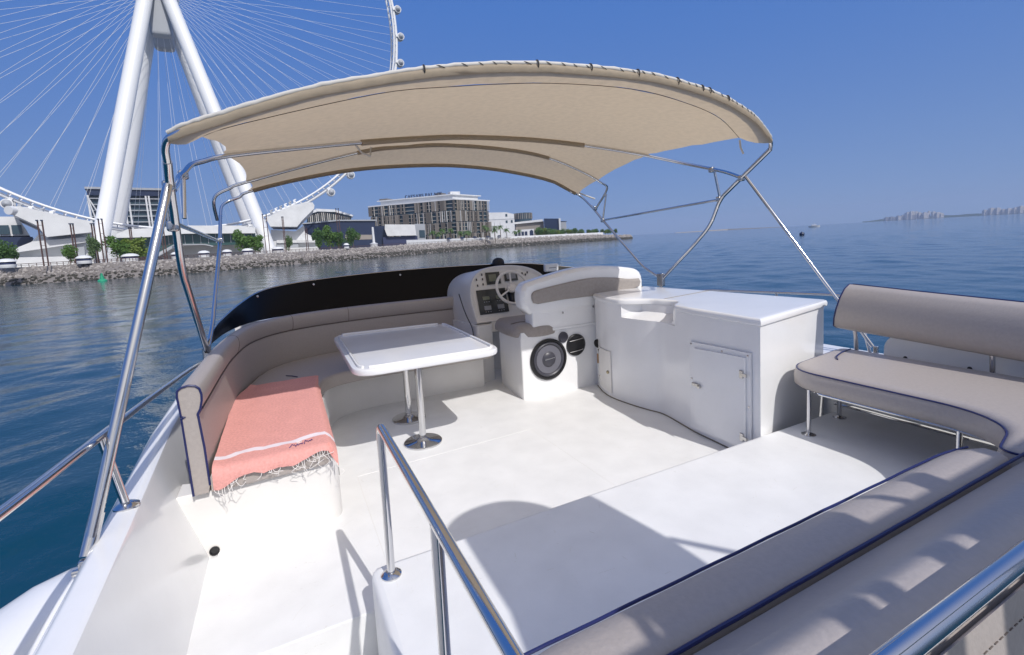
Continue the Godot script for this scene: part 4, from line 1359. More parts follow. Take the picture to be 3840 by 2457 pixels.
func bank() -> void:
	var line := spline(P2(SHORE), 8)
	# sloping core of the revetment and the level ground behind it
	var top := []
	var rows := [PackedVector3Array(), PackedVector3Array(), PackedVector3Array(), PackedVector3Array()]
	for i in line.size():
		var d: Vector2 = (line[mini(i + 1, line.size() - 1)] - line[maxi(i - 1, 0)]).normalized()
		var n := Vector2(d.y, -d.x)
		var q: Vector2 = line[i]
		var y := gy(q.x)
		var tail := clampf((line.size() - 1 - i) / 8.0, 0.0, 1.0)
		var t := q + n * (8.0 * (0.3 + 0.7 * tail))
		rows[0].append(V(q.x - n.x * 3.0, SEA - 1.5, q.y - n.y * 3.0))
		rows[1].append(V(q.x, SEA - 0.3, q.y))
		rows[2].append(V(t.x, lerpf(1.0, y - 0.15, tail), t.y))
		rows[3].append(V(t.x + n.x * 1.0, lerpf(1.0, y, tail), t.y + n.y * 1.0))
		top.append(V(t.x + n.x * 1.0, lerpf(1.0, y, tail), t.y + n.y * 1.0))
	var rv := part("revetment", B.new().grid(rows), M.rock)
	rv.set_meta("kind", "structure")
	rv.set_meta("label", "sloping rock bank along the island shore")
	var b := B.new()
	for i in top.size() - 1:
		var p: Vector3 = top[i]
		var q: Vector3 = top[i + 1]
		b.quad(p, q, V(q.x + 60.0 - i * 1.0, q.y, -900), V(p.x + 60.0 - i * 1.0, p.y, -900))
	var gr := part("island_ground", b, M.paving)
	gr.set_meta("kind", "structure")
	gr.set_meta("label", "level paved ground of the island")
	# loose boulders, too small and too many to count
	var rng := RandomNumberGenerator.new()
	rng.seed = 5
	for kind in 3:
		var bm := B.new()
		var src := SphereMesh.new()
		src.radial_segments = 7; src.rings = 4
		src.radius = 0.5; src.height = 1.0
		var sa := src.get_mesh_arrays()
		var vv: PackedVector3Array = sa[Mesh.ARRAY_VERTEX]
		var wob := FastNoiseLite.new()
		wob.seed = 30 + kind; wob.frequency = 1.1
		for ii in sa[Mesh.ARRAY_INDEX]:
			var p: Vector3 = vv[ii]
			bm.t.append(p * (1.0 + 0.55 * wob.get_noise_3d(p.x * 1.3, p.y * 1.3, p.z * 1.3)) * V(1.2, 0.85, 1.0))
		var mm := MultiMesh.new()
		mm.transform_format = MultiMesh.TRANSFORM_3D
		mm.mesh = bm.mesh(25.0)
		var xs := []
		for i in line.size() - 1:
			var a: Vector2 = line[i]
			var c: Vector2 = line[i + 1]
			var l := a.distance_to(c)
			var dn := (c - a).normalized()
			var n := Vector2(dn.y, -dn.x)
			var tail := clampf((line.size() - 2 - i) / 8.0, 0.25, 1.0)
			for k in int(l * (4.5 if kind != 2 else 5.0)):
				var f := pow(rng.randf(), 1.0)
				var h := 0.0
				if kind == 2: h = rng.randf_range(-0.02, 0.44)
				elif kind == 0: h = rng.randf_range(0.34, 0.85)
				else: h = rng.randf_range(0.45, 1.02)
				var w := a.lerp(c, rng.randf()) + n * h * 8.2 * (0.3 + 0.7 * tail)
				var y := lerpf(SEA - 0.2, lerpf(1.0, gy(w.x) - 0.1, tail), h)
				var sc := rng.randf_range(0.4, 1.05) * (1.0 + clampf((w.length() - 220.0) / 300.0, 0.0, 0.8))
				var bs := Basis(V(rng.randfn(), rng.randfn(), rng.randfn()).normalized(), rng.randf() * TAU).scaled(V(sc, sc, sc))
				xs.append(Transform3D(bs, V(w.x, y, w.y)))
		mm.instance_count = xs.size()
		for k in xs.size(): mm.set_instance_transform(k, xs[k])
		var o := MultiMeshInstance3D.new()
		o.multimesh = mm
		o.material_override = [M.rock, M.rock_pale, M.rock_wet][kind]
		o.name = numbered("bank_boulders")
		add_child(o)
		o.set_meta("kind", "stuff")
		o.set_meta("label", ["grey brown boulders heaped along the shore", "pale boulders along the top of the bank", "dark wet boulders at the waterline"][kind])

# ---------------------------------------------------------------- the observation wheel
func wheel() -> void:
	var c := V(-43.7, 139.06, -301.1)
	var e := V(0.99417, 0, -0.10782)
	var ax := V(0.10782, 0, 0.99417)
	var s := thing("observation_wheel", "giant white observation wheel with cable spokes and four legs", "ferris wheel", V(-43.7, 2.0, -301.1))
	var on := func(a: float, r: float, off := 0.0) -> Vector3: return c + (e * cos(a) + Vector3.UP * sin(a)) * r + ax * off
	# legs, splayed in pairs in front of and behind the wheel
	for q in [[-69.4, 1.6, -252.6, 1.0, 3.1], [-3.9, 1.2, -262.0, 1.0, 3.1], [-85.0, 1.6, -334.3, -1.0, 3.6], [-12.0, 1.6, -344.8, -1.0, 3.6]]:
		var foot := V(q[0], q[1], q[2])
		var head: Vector3 = c + ax * q[3] * 9.0 + (V(q[0], 0, q[2]) - c) * V(1, 0, 1) * 0.06
		part("leg", B.new().tube([foot, foot.lerp(head, 0.5), head], [q[4] * 0.92, q[4] * 1.04, q[4] * 0.96], 24), M.far_steel, s)
	part("hub", B.new().tube([c - ax * 15.0, c - ax * 9.0, c + ax * 9.0, c + ax * 15.0], [6.0, 9.0, 9.0, 6.0], 28), M.far_steel, s)
	for k in [-1.0, 1.0]:
		# bracket block under the spindle, between the two legs
		part("spindle_block", B.new().rbox(c + ax * 9.0 * k + V(0, -17.0, 0), V(9.0, 22.0, 6.0), 2.0), M.far_grey, s)
	# rim: two inner rings and an outer one, laced together
	for q in [[121.2, -2.6, 0.55], [121.2, 2.6, 0.55], [123.6, 0.0, 0.95]]:
		var pts := []
		for k in 240: pts.append(on.call(TAU * k / 240.0, q[0], q[1]))
		part("rim", B.new().tube(pts, q[2], 10, false, true), M.far_steel, s)
	var tr := B.new()
	for k in 192:
		var a := TAU * k / 192.0
		var b := TAU * (k + 1) / 192.0
		tr.tube([on.call(a, 121.2, -2.6), on.call(b, 121.2, 2.6)], 0.22, 5)
		tr.tube([on.call(a, 121.2, -2.6), on.call(a, 123.6, 0.0), on.call(a, 121.2, 2.6)], 0.25, 5)
	var tb := part("rim_bracing", tr, M.far_steel, s)
	tb.set_meta("kind", "stuff")
	# cables
	var cyl := CylinderMesh.new()
	cyl.top_radius = 1.0; cyl.bottom_radius = 1.0; cyl.height = 1.0
	cyl.radial_segments = 5; cyl.rings = 1
	for k in 72:
		for sd in [-1.0, 1.0]:
			var a: float = TAU * (k + 0.12 * sd) / 72.0
			var p: Vector3 = on.call(a + 0.03 * sd, 8.0, 8.0 * sd)
			var q: Vector3 = on.call(a, 121.0, 2.2 * sd)
			var d := q - p
			var bs := Basis(Quaternion(Vector3.UP, d.normalized())) * Basis.from_scale(V(0.06, d.length(), 0.06))
			inst("cable", cyl, M.far_steel, s, Transform3D(bs, (p + q) / 2))
	# capsules outside the rim
	var shell := B.new()
	var hoop := B.new()
	var ra := []; var rb := []
	for j in 20:
		var a := TAU * j / 20.0
		ra.append(V(cos(a) * 2.25, sin(a) * 2.25, 0)); rb.append(V(cos(a) * 2.0, sin(a) * 2.0, 0))
	shell.tube(ra, 0.28, 6, false, true)
	hoop.tube(rb, 0.28, 6, false, true)
	var shm := shell.mesh()
	var hom := hoop.mesh()
	var glass := B.new().lathe([Vector2(0.2, -3.0), Vector2(1.5, -2.3), Vector2(2.0, -1.2), Vector2(2.12, 0), Vector2(2.0, 1.2), Vector2(1.5, 2.3), Vector2(0.2, 3.0)], Transform3D(Basis(Vector3.RIGHT, PI / 2), Vector3.ZERO), 18).mesh(60)
	var mountm := B.new().box(V(-2.6, 0, 0), V(1.4, 1.4, 3.0)).mesh(0)
	for k in range(-32, 8):
		var a := deg_to_rad(-1.2 + 7.5 * k)
		var p: Vector3 = on.call(a, 126.3)
		if p.y < 14.0: continue
		var xf := Transform3D(Basis(e, Vector3.UP, ax), p)
		var cp := inst("capsule", shm, M.far_steel, s, xf)
		var g := MeshInstance3D.new()
		g.mesh = glass; g.material_override = M.far_grey; g.name = "glazing"
		cp.add_child(g, true)
		for hz in [-1.6, 1.6]:
			var ho := MeshInstance3D.new()
			ho.mesh = hom; ho.material_override = M.far_steel; ho.name = "hoop"; ho.position.z = hz
			cp.add_child(ho, true)
		var mo := MeshInstance3D.new()
		mo.mesh = mountm; mo.material_override = M.far_steel; mo.name = "mount"
		mo.basis = Basis(Vector3.BACK, a)
		cp.add_child(mo, true)

# ---------------------------------------------------------------- buildings
func fac(b: B, o: Vector3, e: Vector3, p: Array, depth: float) -> B:
	return b.slab(o, e, P2(p), V(e.z, 0, -e.x) * depth)

func terminal() -> void:
	var l := thing("boarding_wing", "white hull shaped wheel terminal wing at far left of shore", "building", V(-73.7, 2.1, -223.2))
	var o := V(-73.7, 0, -223.2)
	var e := V(0.9496, 0, -0.3135)
	part("upper_hull", fac(B.new(), o, e, [-7.9, 22.0, -7.2, 22.8, -5.5, 23.0, 1.6, 20.7, 6.7, 19.2, 12.7, 17.6, 12.3, 13.7, -0.1, 12.3, -0.7, 13.3, -1.9, 16.2, -7.7, 20.3], 34.0), M.far_white, l, 25)
	o = V(-74.9, 0, -225.9)
	part("ledge", fac(B.new(), o, e, [-7.8, 8.9, -3.5, 11.0, 10.9, 12.1, 10.7, 10.2, -8.8, 7.2], 30.0), M.far_white, l, 25)
	part("lower_hull", fac(B.new(), V(-77.4, 0, -229.3), e, [-2.8, 10.8, -0.1, 14.1, 14.4, 13.7, 13.3, 1.2, -8.0, 1.2, -8.2, 5.8, -6.4, 9.0], 30.0), M.far_white, l, 25)
	part("base_wall", fac(B.new(), o - V(e.z, 0, -e.x) * 1.0, e, [-8.6, 1.2, 12.0, 1.2, 12.0, 5.0, -8.4, 5.6], 6.0), M.far_white, l, 25)
	part("opening", fac(B.new(), o + V(e.z, 0, -e.x) * 0.5, e, [6.5, 3.0, 9.6, 3.0, 9.8, 8.6, 5.0, 8.0], 1.0), M.far_grey, l, 25)
	for k in 4:
		var p := o + e * (-6.0 + 2.6 * k) + V(0, 23.2 - k * 0.75, -2.0)
		part("roller_mount", B.new().rbox(p, V(1.2, 1.0 + 0.3 * (k % 2), 1.6), 0.3).tube([p + V(-0.5, 0.6, 0), p + V(0.9, 0.9, 0)], 0.35, 8), M.far_steel if k % 2 else M.far_grey, l)
	part("nose_roller", B.new().tube([V(-81.6, 21.6, -220.2), V(-79.0, 21.6, -212.0 - 14.0)], 1.5, 14), M.far_white, l)
	var dk := thing("dark_annex", "dark glazed annex beside the left terminal wing", "building", V(-92.0, 2.1, -232.0))
	part("wall", fac(B.new(), V(-86.0, 0, -231.0), e, [-14.0, 1.5, 3.0, 5.0, 5.4, 13.0, -14.0, 13.4], 14.0), M.far_blue, dk, 20)
	part("upper_floor", fac(B.new(), V(-87.0, 0, -233.0), e, [-14.0, 13.6, 5.0, 13.6, 4.0, 16.8, 2.5, 20.5, -14.0, 20.5], 12.0), M.far_white, dk, 20)
	for k in 4: part("window", fac(B.new(), V(-86.6, 0, -232.2), e, [-9.0 + k * 3.2, 14.2, -6.4 + k * 3.2, 14.2, -6.4 + k * 3.2, 17.4, -9.0 + k * 3.2, 17.4], 0.4), M.far_glass, dk, 20)
	var r := thing("boarding_wing", "white hull shaped wheel terminal wing nearest the hotel", "building", V(9, 2.3, -274.9))
	o = V(9.0, 0, -274.9)
	e = V(0.9995, 0, 0.0326)
	part("upper_hull", fac(B.new(), o, e, [-14.4, 20.8, -7.2, 24.0, -1.5, 26.7, 4.2, 28.1, 8.6, 28.2, 9.4, 26.6, 9.1, 24.8, 3.1, 19.2, 2.5, 18.6, -0.1, 15.6, -12.7, 16.2], 34.0), M.far_white, r, 25)
	part("lower_hull", fac(B.new(), V(9.9, 0, -281.8), e, [-13.6, 14.9, -1.8, 13.5, 2.8, 16.6, 3.3, 12.2, 7.7, 9.8, 8.7, 8.1, 8.3, 1.2, -14.4, 1.2], 30.0), M.far_white, r, 25)
	part("ledge", fac(B.new(), V(9.6, 0, -278.6), e, [-11.0, 9.2, 7.0, 8.4, 8.6, 7.0, -11.0, 7.6], 20.0), M.far_white, r, 25)
	part("base_wall", fac(B.new(), V(9.6, 0, -277.6), e, [-14.0, 1.2, 9.0, 1.2, 9.0, 4.6, -14.0, 4.8], 5.0), M.far_white, r, 25)
	part("opening", fac(B.new(), V(9.8, 0, -279.4), e, [-11.5, 4.8, -1.0, 4.8, -1.0, 8.0, -11.5, 8.0], 2.0), M.far_grey, r, 25)
	for k in 6:
		var p := V(-2.5 + 2.3 * k, 23.4 + k * 1.05, -277.0)
		part("roller_mount", B.new().rbox(p, V(1.3, 1.2, 1.8), 0.3).tube([p + V(-0.6, 0.7, 0), p + V(0.8, 1.4, 0)], 0.35, 8), M.far_steel if k % 2 else M.far_grey, r)
	var m := thing("terminal_hall", "low white roofed glazed hall between the wheel legs", "building", V(-40, 2.1, -256))
	e = V(0.9878, 0, -0.1556)
	part("roof", fac(B.new(), V(-40.2, 0, -254.9), e, [-21.2, 13.9, -17.3, 15.8, -9.8, 16.0, 2.7, 16.8, 24.1, 16.2, 30.7, 15.1, 30.4, 12.4, 2.3, 13.2, -10.3, 12.2, -21.4, 12.3], 30.0), M.far_white, m, 25)
	part("glass_wall", fac(B.new(), V(-39.6, 0, -259.0), e, [-22.9, 12.6, -11.6, 12.4, 1.2, 13.6, 29.7, 12.6, 29.2, 7.3, 11.4, 7.5, 8.3, 8.6, -3.0, 8.9, -10.2, 4.8, -23.7, 5.2], 4.0), M.far_green_glass, m, 25)
	for k in 17:
		part("mullion", B.new().box(V(-39.6, 10.6, -259.0) + e * (-20.0 + 3.0 * k) - V(e.z, 0, -e.x) * 0.15, V(0.22, 4.2, 0.3)), M.far_grey, m, 0)
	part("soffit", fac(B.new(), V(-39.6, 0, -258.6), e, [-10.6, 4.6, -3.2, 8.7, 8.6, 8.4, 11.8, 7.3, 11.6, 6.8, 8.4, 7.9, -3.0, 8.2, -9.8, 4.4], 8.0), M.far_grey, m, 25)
	part("undercroft", fac(B.new(), V(-39.9, 0, -268.0), e, [-25.0, 8.6, 29.3, 8.6, 28.6, 1.2, -25.5, 1.2], 4.0), M.far_white, m, 25)
	part("undercroft_ceiling", fac(B.new(), V(-39.8, 0, -259.2), e, [-23.0, 9.4, 29.0, 9.4, 29.0, 8.6, -23.0, 8.6], 9.0), M.far_white, m, 25)
	var rp := thing("access_ramp", "grey stepped ramp rising to the terminal hall", "ramp", V(-45.0, 2.2, -240))
	part("flight", B.new().loft([PackedVector3Array([V(-50.5, 1.5, -238), V(-40.5, 7.6, -240), V(-40.5, 6.6, -240), V(-48.5, 1.5, -238)]), PackedVector3Array([V(-50.5, 1.5, -242), V(-40.5, 7.6, -244), V(-40.5, 6.6, -244), V(-48.5, 1.5, -242)])]), M.far_grey, rp, 20)
	part("balustrade", B.new().tube([V(-50.5, 2.6, -238), V(-40.5, 8.7, -240)], 0.12, 6), M.rust_steel, rp)
	var t := thing("glass_tower", "square glass and white frame block behind the left wheel legs", "building", V(-92, 2, -410))
	e = V(0.9757, 0, -0.2193)
	o = V(-92.1, 0, -409.8)
	part("glass", fac(B.new(), V(-92.2, 0, -413.8), e, [-19.3, 48.0, 22.8, 48.0, 22.8, 2.0, -19.3, 2.0], 30.0), M.far_glass, t, 20)
	part("roof_frame", fac(B.new(), o, e, [-20.2, 53.0, 22.2, 53.0, 22.2, 51.6, -20.2, 51.6], 34.0), M.far_grey, t, 20)
	part("fascia", fac(B.new(), o + V(0, 0, -1.0), e, [-19.6, 51.6, 21.8, 51.6, 21.8, 47.6, -19.6, 47.6], 30.0), M.far_blue, t, 20)
	for x in [-20.0, -1.5, 1.0, 10.5, 12.2, 21.5]:
		part("column", fac(B.new(), o - V(0, 0, 1.0), e, [x, 47.6, x + 1.0, 47.6, x + 1.6, 2.0, x + 0.6, 2.0], 1.2), M.far_white, t, 20)
	for k in 9:
		part("floor_slab", fac(B.new(), o - V(0, 0, 2.2), e, [-19.0, 46.0 - k * 4.0, 21.5, 46.0 - k * 4.0, 21.5, 45.3 - k * 4.0, -19.0, 45.3 - k * 4.0], 1.0), M.far_grey, t, 20)
	for k in [-1, 1]: part("brace", B.new().tube([o + e * -19.5 + V(0, 47, 0), o + e * (-14.0 - 2.0 * k) + V(0, 28, 0)], 0.4, 6), M.far_white, t)

func hotel() -> void:
	var s := thing("grand_hotel", "large bronze screened hotel block with white roof terraces", "hotel", V(136.2, 4.0, -384.7))
	var a := V(74.7, 0, -445.6)
	var b := V(136.2, 0, -384.7)
	var c := V(177.6, 0, -404.9)
	var back := (a + c) - b
	var core := [Vector2(a.x, a.z), Vector2(b.x, b.z), Vector2(c.x, c.z), Vector2(back.x, back.z)]
	part("core", B.new().plan(B.inset(core, 1.6), [[3.0, 0.0], [39.6, 0.0]]), M.far_glass, s, 20)
	part("roof_slab", B.new().plan(core, [[39.6, 0.0], [40.6, 0.0]]), M.far_white, s, 20)
	part("penthouse", B.new().plan(B.inset(core, 6.5), [[40.6, 0.0], [44.2, 0.0], [44.3, -1.8], [45.1, -1.8]]), M.far_white, s, 20)
	part("lift_house", B.new().rbox(V(140.5, 45.9, -397.5), V(9, 3.0, 7), 0.3), M.far_white, s)
	part("plant_screen", B.new().rbox(V(95.0, 46.0, -452.0), V(18, 2.2, 8), 0.2, 2, Basis(Vector3.UP, 0.78)), M.bronze, s)
	part("plant_screen", B.new().rbox(V(132.0, 46.2, -408.0), V(9, 2.4, 6), 0.2, 2, Basis(Vector3.UP, 0.78)), M.bronze, s)
	for k in 11: part("floor_slab", B.new().plan(B.inset(core, 0.7), [[3.4 + k * 3.3, 0.0], [3.75 + k * 3.3, 0.0]]), M.pale_fin, s, 20)
	var rng := RandomNumberGenerator.new()
	rng.seed = 19
	var bands := [[5.0, 11.2], [11.5, 20.9], [21.3, 30.6], [31.0, 39.3]]
	var meshes := {}
	for fi in 2:
		var p0: Vector3 = [a, b][fi]
		var p1: Vector3 = [b, c][fi]
		var n: int = [42, 23][fi]
		var e: Vector3 = (p1 - p0).normalized()
		var out := V(-e.z, 0, e.x)
		if out.dot(-p0) < 0: out = -out
		var w := p0.distance_to(p1) / n
		var bs := Basis(e, Vector3.UP, out)
		for bi in 4:
			var h: float = bands[bi][1] - bands[bi][0]
			var key := "%d_%d" % [fi, bi]
			# a slatted screen panel and a slim pale fin, shared by every bay of the band
			var sl := B.new()
			sl.box(Vector3.ZERO, V(w * 0.93, h, 0.15))
			for j in 4: sl.box(V((j - 1.5) * w * 0.22, 0, 0.16), V(w * 0.07, h, 0.22))
			var hf := B.new()
			hf.box(V(-w * 0.22, 0, 0), V(w * 0.45, h, 0.15))
			for j in 2: hf.box(V(-w * 0.33 + j * w * 0.22, 0, 0.16), V(w * 0.07, h, 0.22))
			var mp := sl.mesh(0); var mh := hf.mesh(0)
			var mf := B.new().box(Vector3.ZERO, V(0.35, h, 0.7)).mesh(0)
			for k in n:
				var ctr: Vector3 = p0 + e * w * (k + 0.5) + V(0, (bands[bi][0] + bands[bi][1]) / 2, 0)
				var u := rng.randf()
				var m: Material = M.bronze if rng.randf() < 0.55 else M.taupe
				if bi == 3 and fi == 0 and k % 9 in [2, 3]: u = 0.9
				if u < 0.46: inst("screen_panel", mp, m, s, Transform3D(bs, ctr + out * 0.1))
				elif u < 0.68: inst("screen_panel", mh, m, s, Transform3D(bs, ctr + out * 0.1))
				if rng.randf() < 0.26: inst("fin", mf, M.far_white if rng.randf() < 0.45 else M.pale_fin, s, Transform3D(bs, ctr + e * w * 0.5))
	# roof sign along the long side
	var fnt := SystemFont.new()
	fnt.font_names = PackedStringArray(["Droid Serif"])
	fnt.font_weight = 700
	var tm := TextMesh.new()
	tm.text = "CAESARS PALACE"
	tm.font = fnt
	tm.font_size = 64
	tm.pixel_size = 0.064
	tm.depth = 0.5
	var e2 := (b - a).normalized()
	var o2 := V(-e2.z, 0, e2.x)
	if o2.dot(-a) < 0: o2 = -o2
	var tx := MeshInstance3D.new()
	tx.mesh = tm
	tx.material_override = M.far_blue
	tx.transform = Transform3D(Basis(e2, Vector3.UP, o2), a.lerp(b, 0.60) + V(0, 46.5, 0) - o2 * 9.0)
	put("sign_lettering", tx, s)
	part("sign_rail", B.new().tube([a.lerp(b, 0.33) + V(0, 45.3, 0) - o2 * 9.2, a.lerp(b, 0.87) + V(0, 45.3, 0) - o2 * 9.2], 0.2, 5), M.far_blue, s)

func other_buildings() -> void:
	var lo := thing("louvred_pavilion", "dark blue pavilion with a louvred drum left of the hotel", "building", V(32.8, 2.8, -328))
	var e := V(0.9950, 0, 0.0995)
	part("lower_block", fac(B.new(), V(32.8, 0, -328.4), e, [-18.6, 20.4, 2.6, 21.4, 25.7, 20.6, 24.6, 2.0, -14.2, 2.0, -17.8, 14.7], 26.0), M.far_blue, lo, 20)
	part("roof_edge", fac(B.new(), V(32.8, 0, -327.4), e, [-19.2, 20.6, 2.6, 21.9, 26.5, 21.1, 26.5, 20.3, 2.6, 21.1, -19.2, 19.8], 28.0), M.far_grey, lo, 20)
	part("window_band", fac(B.new(), V(32.8, 0, -328.2), e, [6.0, 12.0, 23.0, 11.2, 22.8, 8.2, 6.0, 8.6], 0.6), M.taupe, lo, 20)
	part("drum_roof", fac(B.new(), V(30.8, 0, -343.6), e, [-13.0, 26.8, -6.9, 30.7, 4.6, 29.8, 16.6, 25.6, 15.8, 24.8, 4.6, 28.2, -6.0, 28.8], 20.0), M.far_white, lo, 20)
	part("drum_wall", fac(B.new(), V(30.8, 0, -345.6), e, [-12.6, 26.4, -6.5, 28.9, 4.6, 28.4, 15.0, 25.2, 15.0, 21.0, -13.5, 21.0], 16.0), M.far_glass, lo, 20)
	for k in 22:
		var x := -12.2 + k * 1.22
		var hh := 28.3 - absf(x + 3.0) * 0.24
		part("louvre", B.new().box(V(30.8, (hh + 21.0) / 2, -344.6) + e * x, V(0.5, hh - 21.0, 0.8)), M.pale_fin if k % 3 else M.bronze, lo, 0)
	var bl := thing("screen_building", "low building with a large blank white screen before the hotel", "building", V(75, 3.2, -337))
	part("blue_wall", fac(B.new(), V(63.4, 0, -344.2), V(0.9834, 0, 0.1812), [-5.5, 17.8, 6.7, 17.6, 6.7, 2.0, -4.6, 2.0], 12.0), M.far_blue, bl, 20)
	part("white_screen", fac(B.new(), V(75.4, 0, -336.7), V(0.9759, 0, 0.2184), [-8.4, 18.4, 12.2, 17.4, 12.7, 9.7, -7.4, 10.3, -8.7, 14.9], 3.0), M.far_white, bl, 20)
	part("grey_wing", fac(B.new(), V(92.5, 0, -339.6), V(0.9649, 0, 0.2627), [-3.6, 18.2, 3.5, 17.8, 3.5, 2.0, -3.6, 2.0], 14.0), M.far_grey, bl, 20)
	part("window", fac(B.new(), V(92.5, 0, -339.2), V(0.9649, 0, 0.2627), [-1.0, 13.5, 3.0, 13.3, 3.0, 8.0, -1.0, 8.2], 0.5), M.far_glass, bl, 20)
	part("plinth", fac(B.new(), V(75.4, 0, -339.0), V(0.9759, 0, 0.2184), [-10.0, 9.6, 14.0, 9.4, 14.0, 2.0, -10.0, 2.0], 10.0), M.far_navy, bl, 20)
	var col := thing("white_column", "white column standing before the dark blue pavilion", "column", V(52.0, 2.9, -300.0))
	part("shaft", B.new().lathe([Vector2(2.0, 2.0), Vector2(2.2, 4.6), Vector2(2.6, 5.0), Vector2(0.8, 5.6), Vector2(0.6, 15.0), Vector2(0.1, 15.2)], Transform3D(Basis.IDENTITY, V(52.0, 0, -300.0)), 14), M.far_white, col)
	var wb := thing("white_block", "plain white block right behind the hotel", "building", V(237, 4.3, -507))
	e = V(0.9054, 0, 0.4245)
	part("wall", fac(B.new(), V(237.7, 0, -507.0), e, [-20.0, 36.9, 4.4, 36.0, 13.4, 33.4, 13.4, 3.0, -20.0, 3.0], 26.0), M.far_white, wb, 20)
	part("floor_line", fac(B.new(), V(237.7, 0, -506.7), e, [-20.0, 28.6, 13.4, 28.2, 13.4, 27.7, -20.0, 28.1], 0.3), M.far_grey, wb, 20)
	for q in [[3.0, 31.0], [3.0, 23.5], [9.0, 23.5]]: part("window", fac(B.new(), V(237.7, 0, -506.7), e, [q[0], q[1], q[0] + 2.2, q[1], q[0] + 2.2, q[1] + 3.0, q[0], q[1] + 3.0], 0.4), M.far_glass, wb, 20)
	var bd := thing("bronze_drum", "round bronze louvred building top right of the hotel", "building", V(277, 4.4, -532))
	part("wall", B.new().lathe([Vector2(11.5, 3.0), Vector2(11.5, 36.2), Vector2(10.5, 36.8), Vector2(0.1, 37.0)], Transform3D(Basis.IDENTITY, V(281.5, 0, -540.5)), 40), M.far_glass, bd)
	for k in 30:
		var a := TAU * k / 30.0
		part("louvre", B.new().box(V(281.5 + cos(a) * 11.9, 32.8, -540.5 + sin(a) * 11.9), V(0.8, 7.4, 0.8), Basis(Vector3.UP, -a)), M.bronze if k % 2 else M.taupe, bd, 0)
	var lb := thing("long_villa", "long low building with a white flat roof near the point", "building", V(273, 4.4, -509))
	e = V(0.8815, 0, 0.4722)
	part("roof", fac(B.new(), V(271.5, 0, -506.9), e, [-17.5, 24.3, 16.8, 26.2, 18.2, 23.6, -17.6, 22.2], 20.0), M.far_white, lb, 20)
	part("wall", fac(B.new(), V(273.7, 0, -509.1), e, [-16.8, 22.6, 17.5, 23.6, 17.5, 3.0, -17.6, 3.0], 14.0), M.taupe, lb, 20)
	var db := thing("dark_block", "small dark box building with a white end wall", "building", V(292, 4.4, -489))
	part("wall", fac(B.new(), V(292.6, 0, -489.2), V(0.8582, 0, 0.5133), [-8.5, 26.7, 9.1, 25.6, 9.1, 3.0, -8.5, 3.0], 12.0), M.far_blue, db, 20)
	part("end_wall", fac(B.new(), V(300.0, 0, -482.3), V(0.8492, 0, 0.5281), [-0.8, 25.9, 1.3, 25.8, 1.3, 3.0, -0.8, 3.0], 12.0), M.far_white, db, 20)
	var sb := thing("grey_hut", "small grey flat roofed hut among the trees near the point", "building", V(315, 4.4, -498))
	part("wall", fac(B.new(), V(315.6, 0, -498.5), V(0.8449, 0, 0.5349), [-3.1, 22.7, 3.4, 22.3, 3.4, 3.0, -3.1, 3.0], 7.0), M.far_grey, sb, 20)
	part("roof", fac(B.new(), V(315.6, 0, -498.0), V(0.8449, 0, 0.5349), [-3.6, 23.2, 3.9, 22.8, 3.9, 22.2, -3.6, 22.6], 8.0), M.far_blue, sb, 20)
	var pv := thing("beach_pavilion", "white arched beach pavilion behind the rock bank", "pavilion", V(254, 4.4, -477))
	e = V(0.8827, 0, 0.47)
	part("wall", fac(B.new(), V(253.8, 0, -476.7), e, [-16.0, 14.2, 7.0, 14.5, 7.0, 3.0, -16.0, 3.0], 8.0), M.far_white, pv, 20)
	for x in [-15.0, -11.2, -7.4, -3.6]: part("opening", fac(B.new(), V(253.8, 0, -476.4), e, [x, 12.0, x + 2.8, 12.0, x + 2.8, 7.6, x, 7.6], 0.4), M.far_blue, pv, 20)
	part("doorway", fac(B.new(), V(253.8, 0, -476.4), e, [2.0, 12.0, 3.2, 13.4, 4.8, 13.4, 6.0, 12.0, 6.0, 7.0, 2.0, 7.0], 0.4), M.far_blue, pv, 20)

# ---------------------------------------------------------------- trees
func crown_mesh(sd: int, n: int, flat := 1.0) -> ArrayMesh:
	var rng := RandomNumberGenerator.new()
	rng.seed = sd
	var b := B.new()
	var lobes := []
	for k in 9:
		var a := rng.randf() * TAU
		lobes.append([V(cos(a) * rng.randf_range(0.08, 0.3), rng.randf_range(-0.28, 0.3), sin(a) * rng.randf_range(0.08, 0.3)), rng.randf_range(0.17, 0.27)])
	for k in n:
		var l = lobes[rng.randi() % lobes.size()]
		var d := V(rng.randfn(), rng.randfn(), rng.randfn()).normalized()
		var p: Vector3 = l[0] + d * l[1] * pow(rng.randf(), 0.4)
		p.y *= flat
		var u := V(rng.randfn(), rng.randfn(), rng.randfn()).normalized()
		var v := u.cross(V(rng.randfn(), rng.randfn(), rng.randfn())).normalized()
		var sz := rng.randf_range(0.03, 0.06)
		b.quad(p - u * sz, p + v * sz * 0.6, p + u * sz, p - v * sz * 0.6)
	return b.mesh(0)

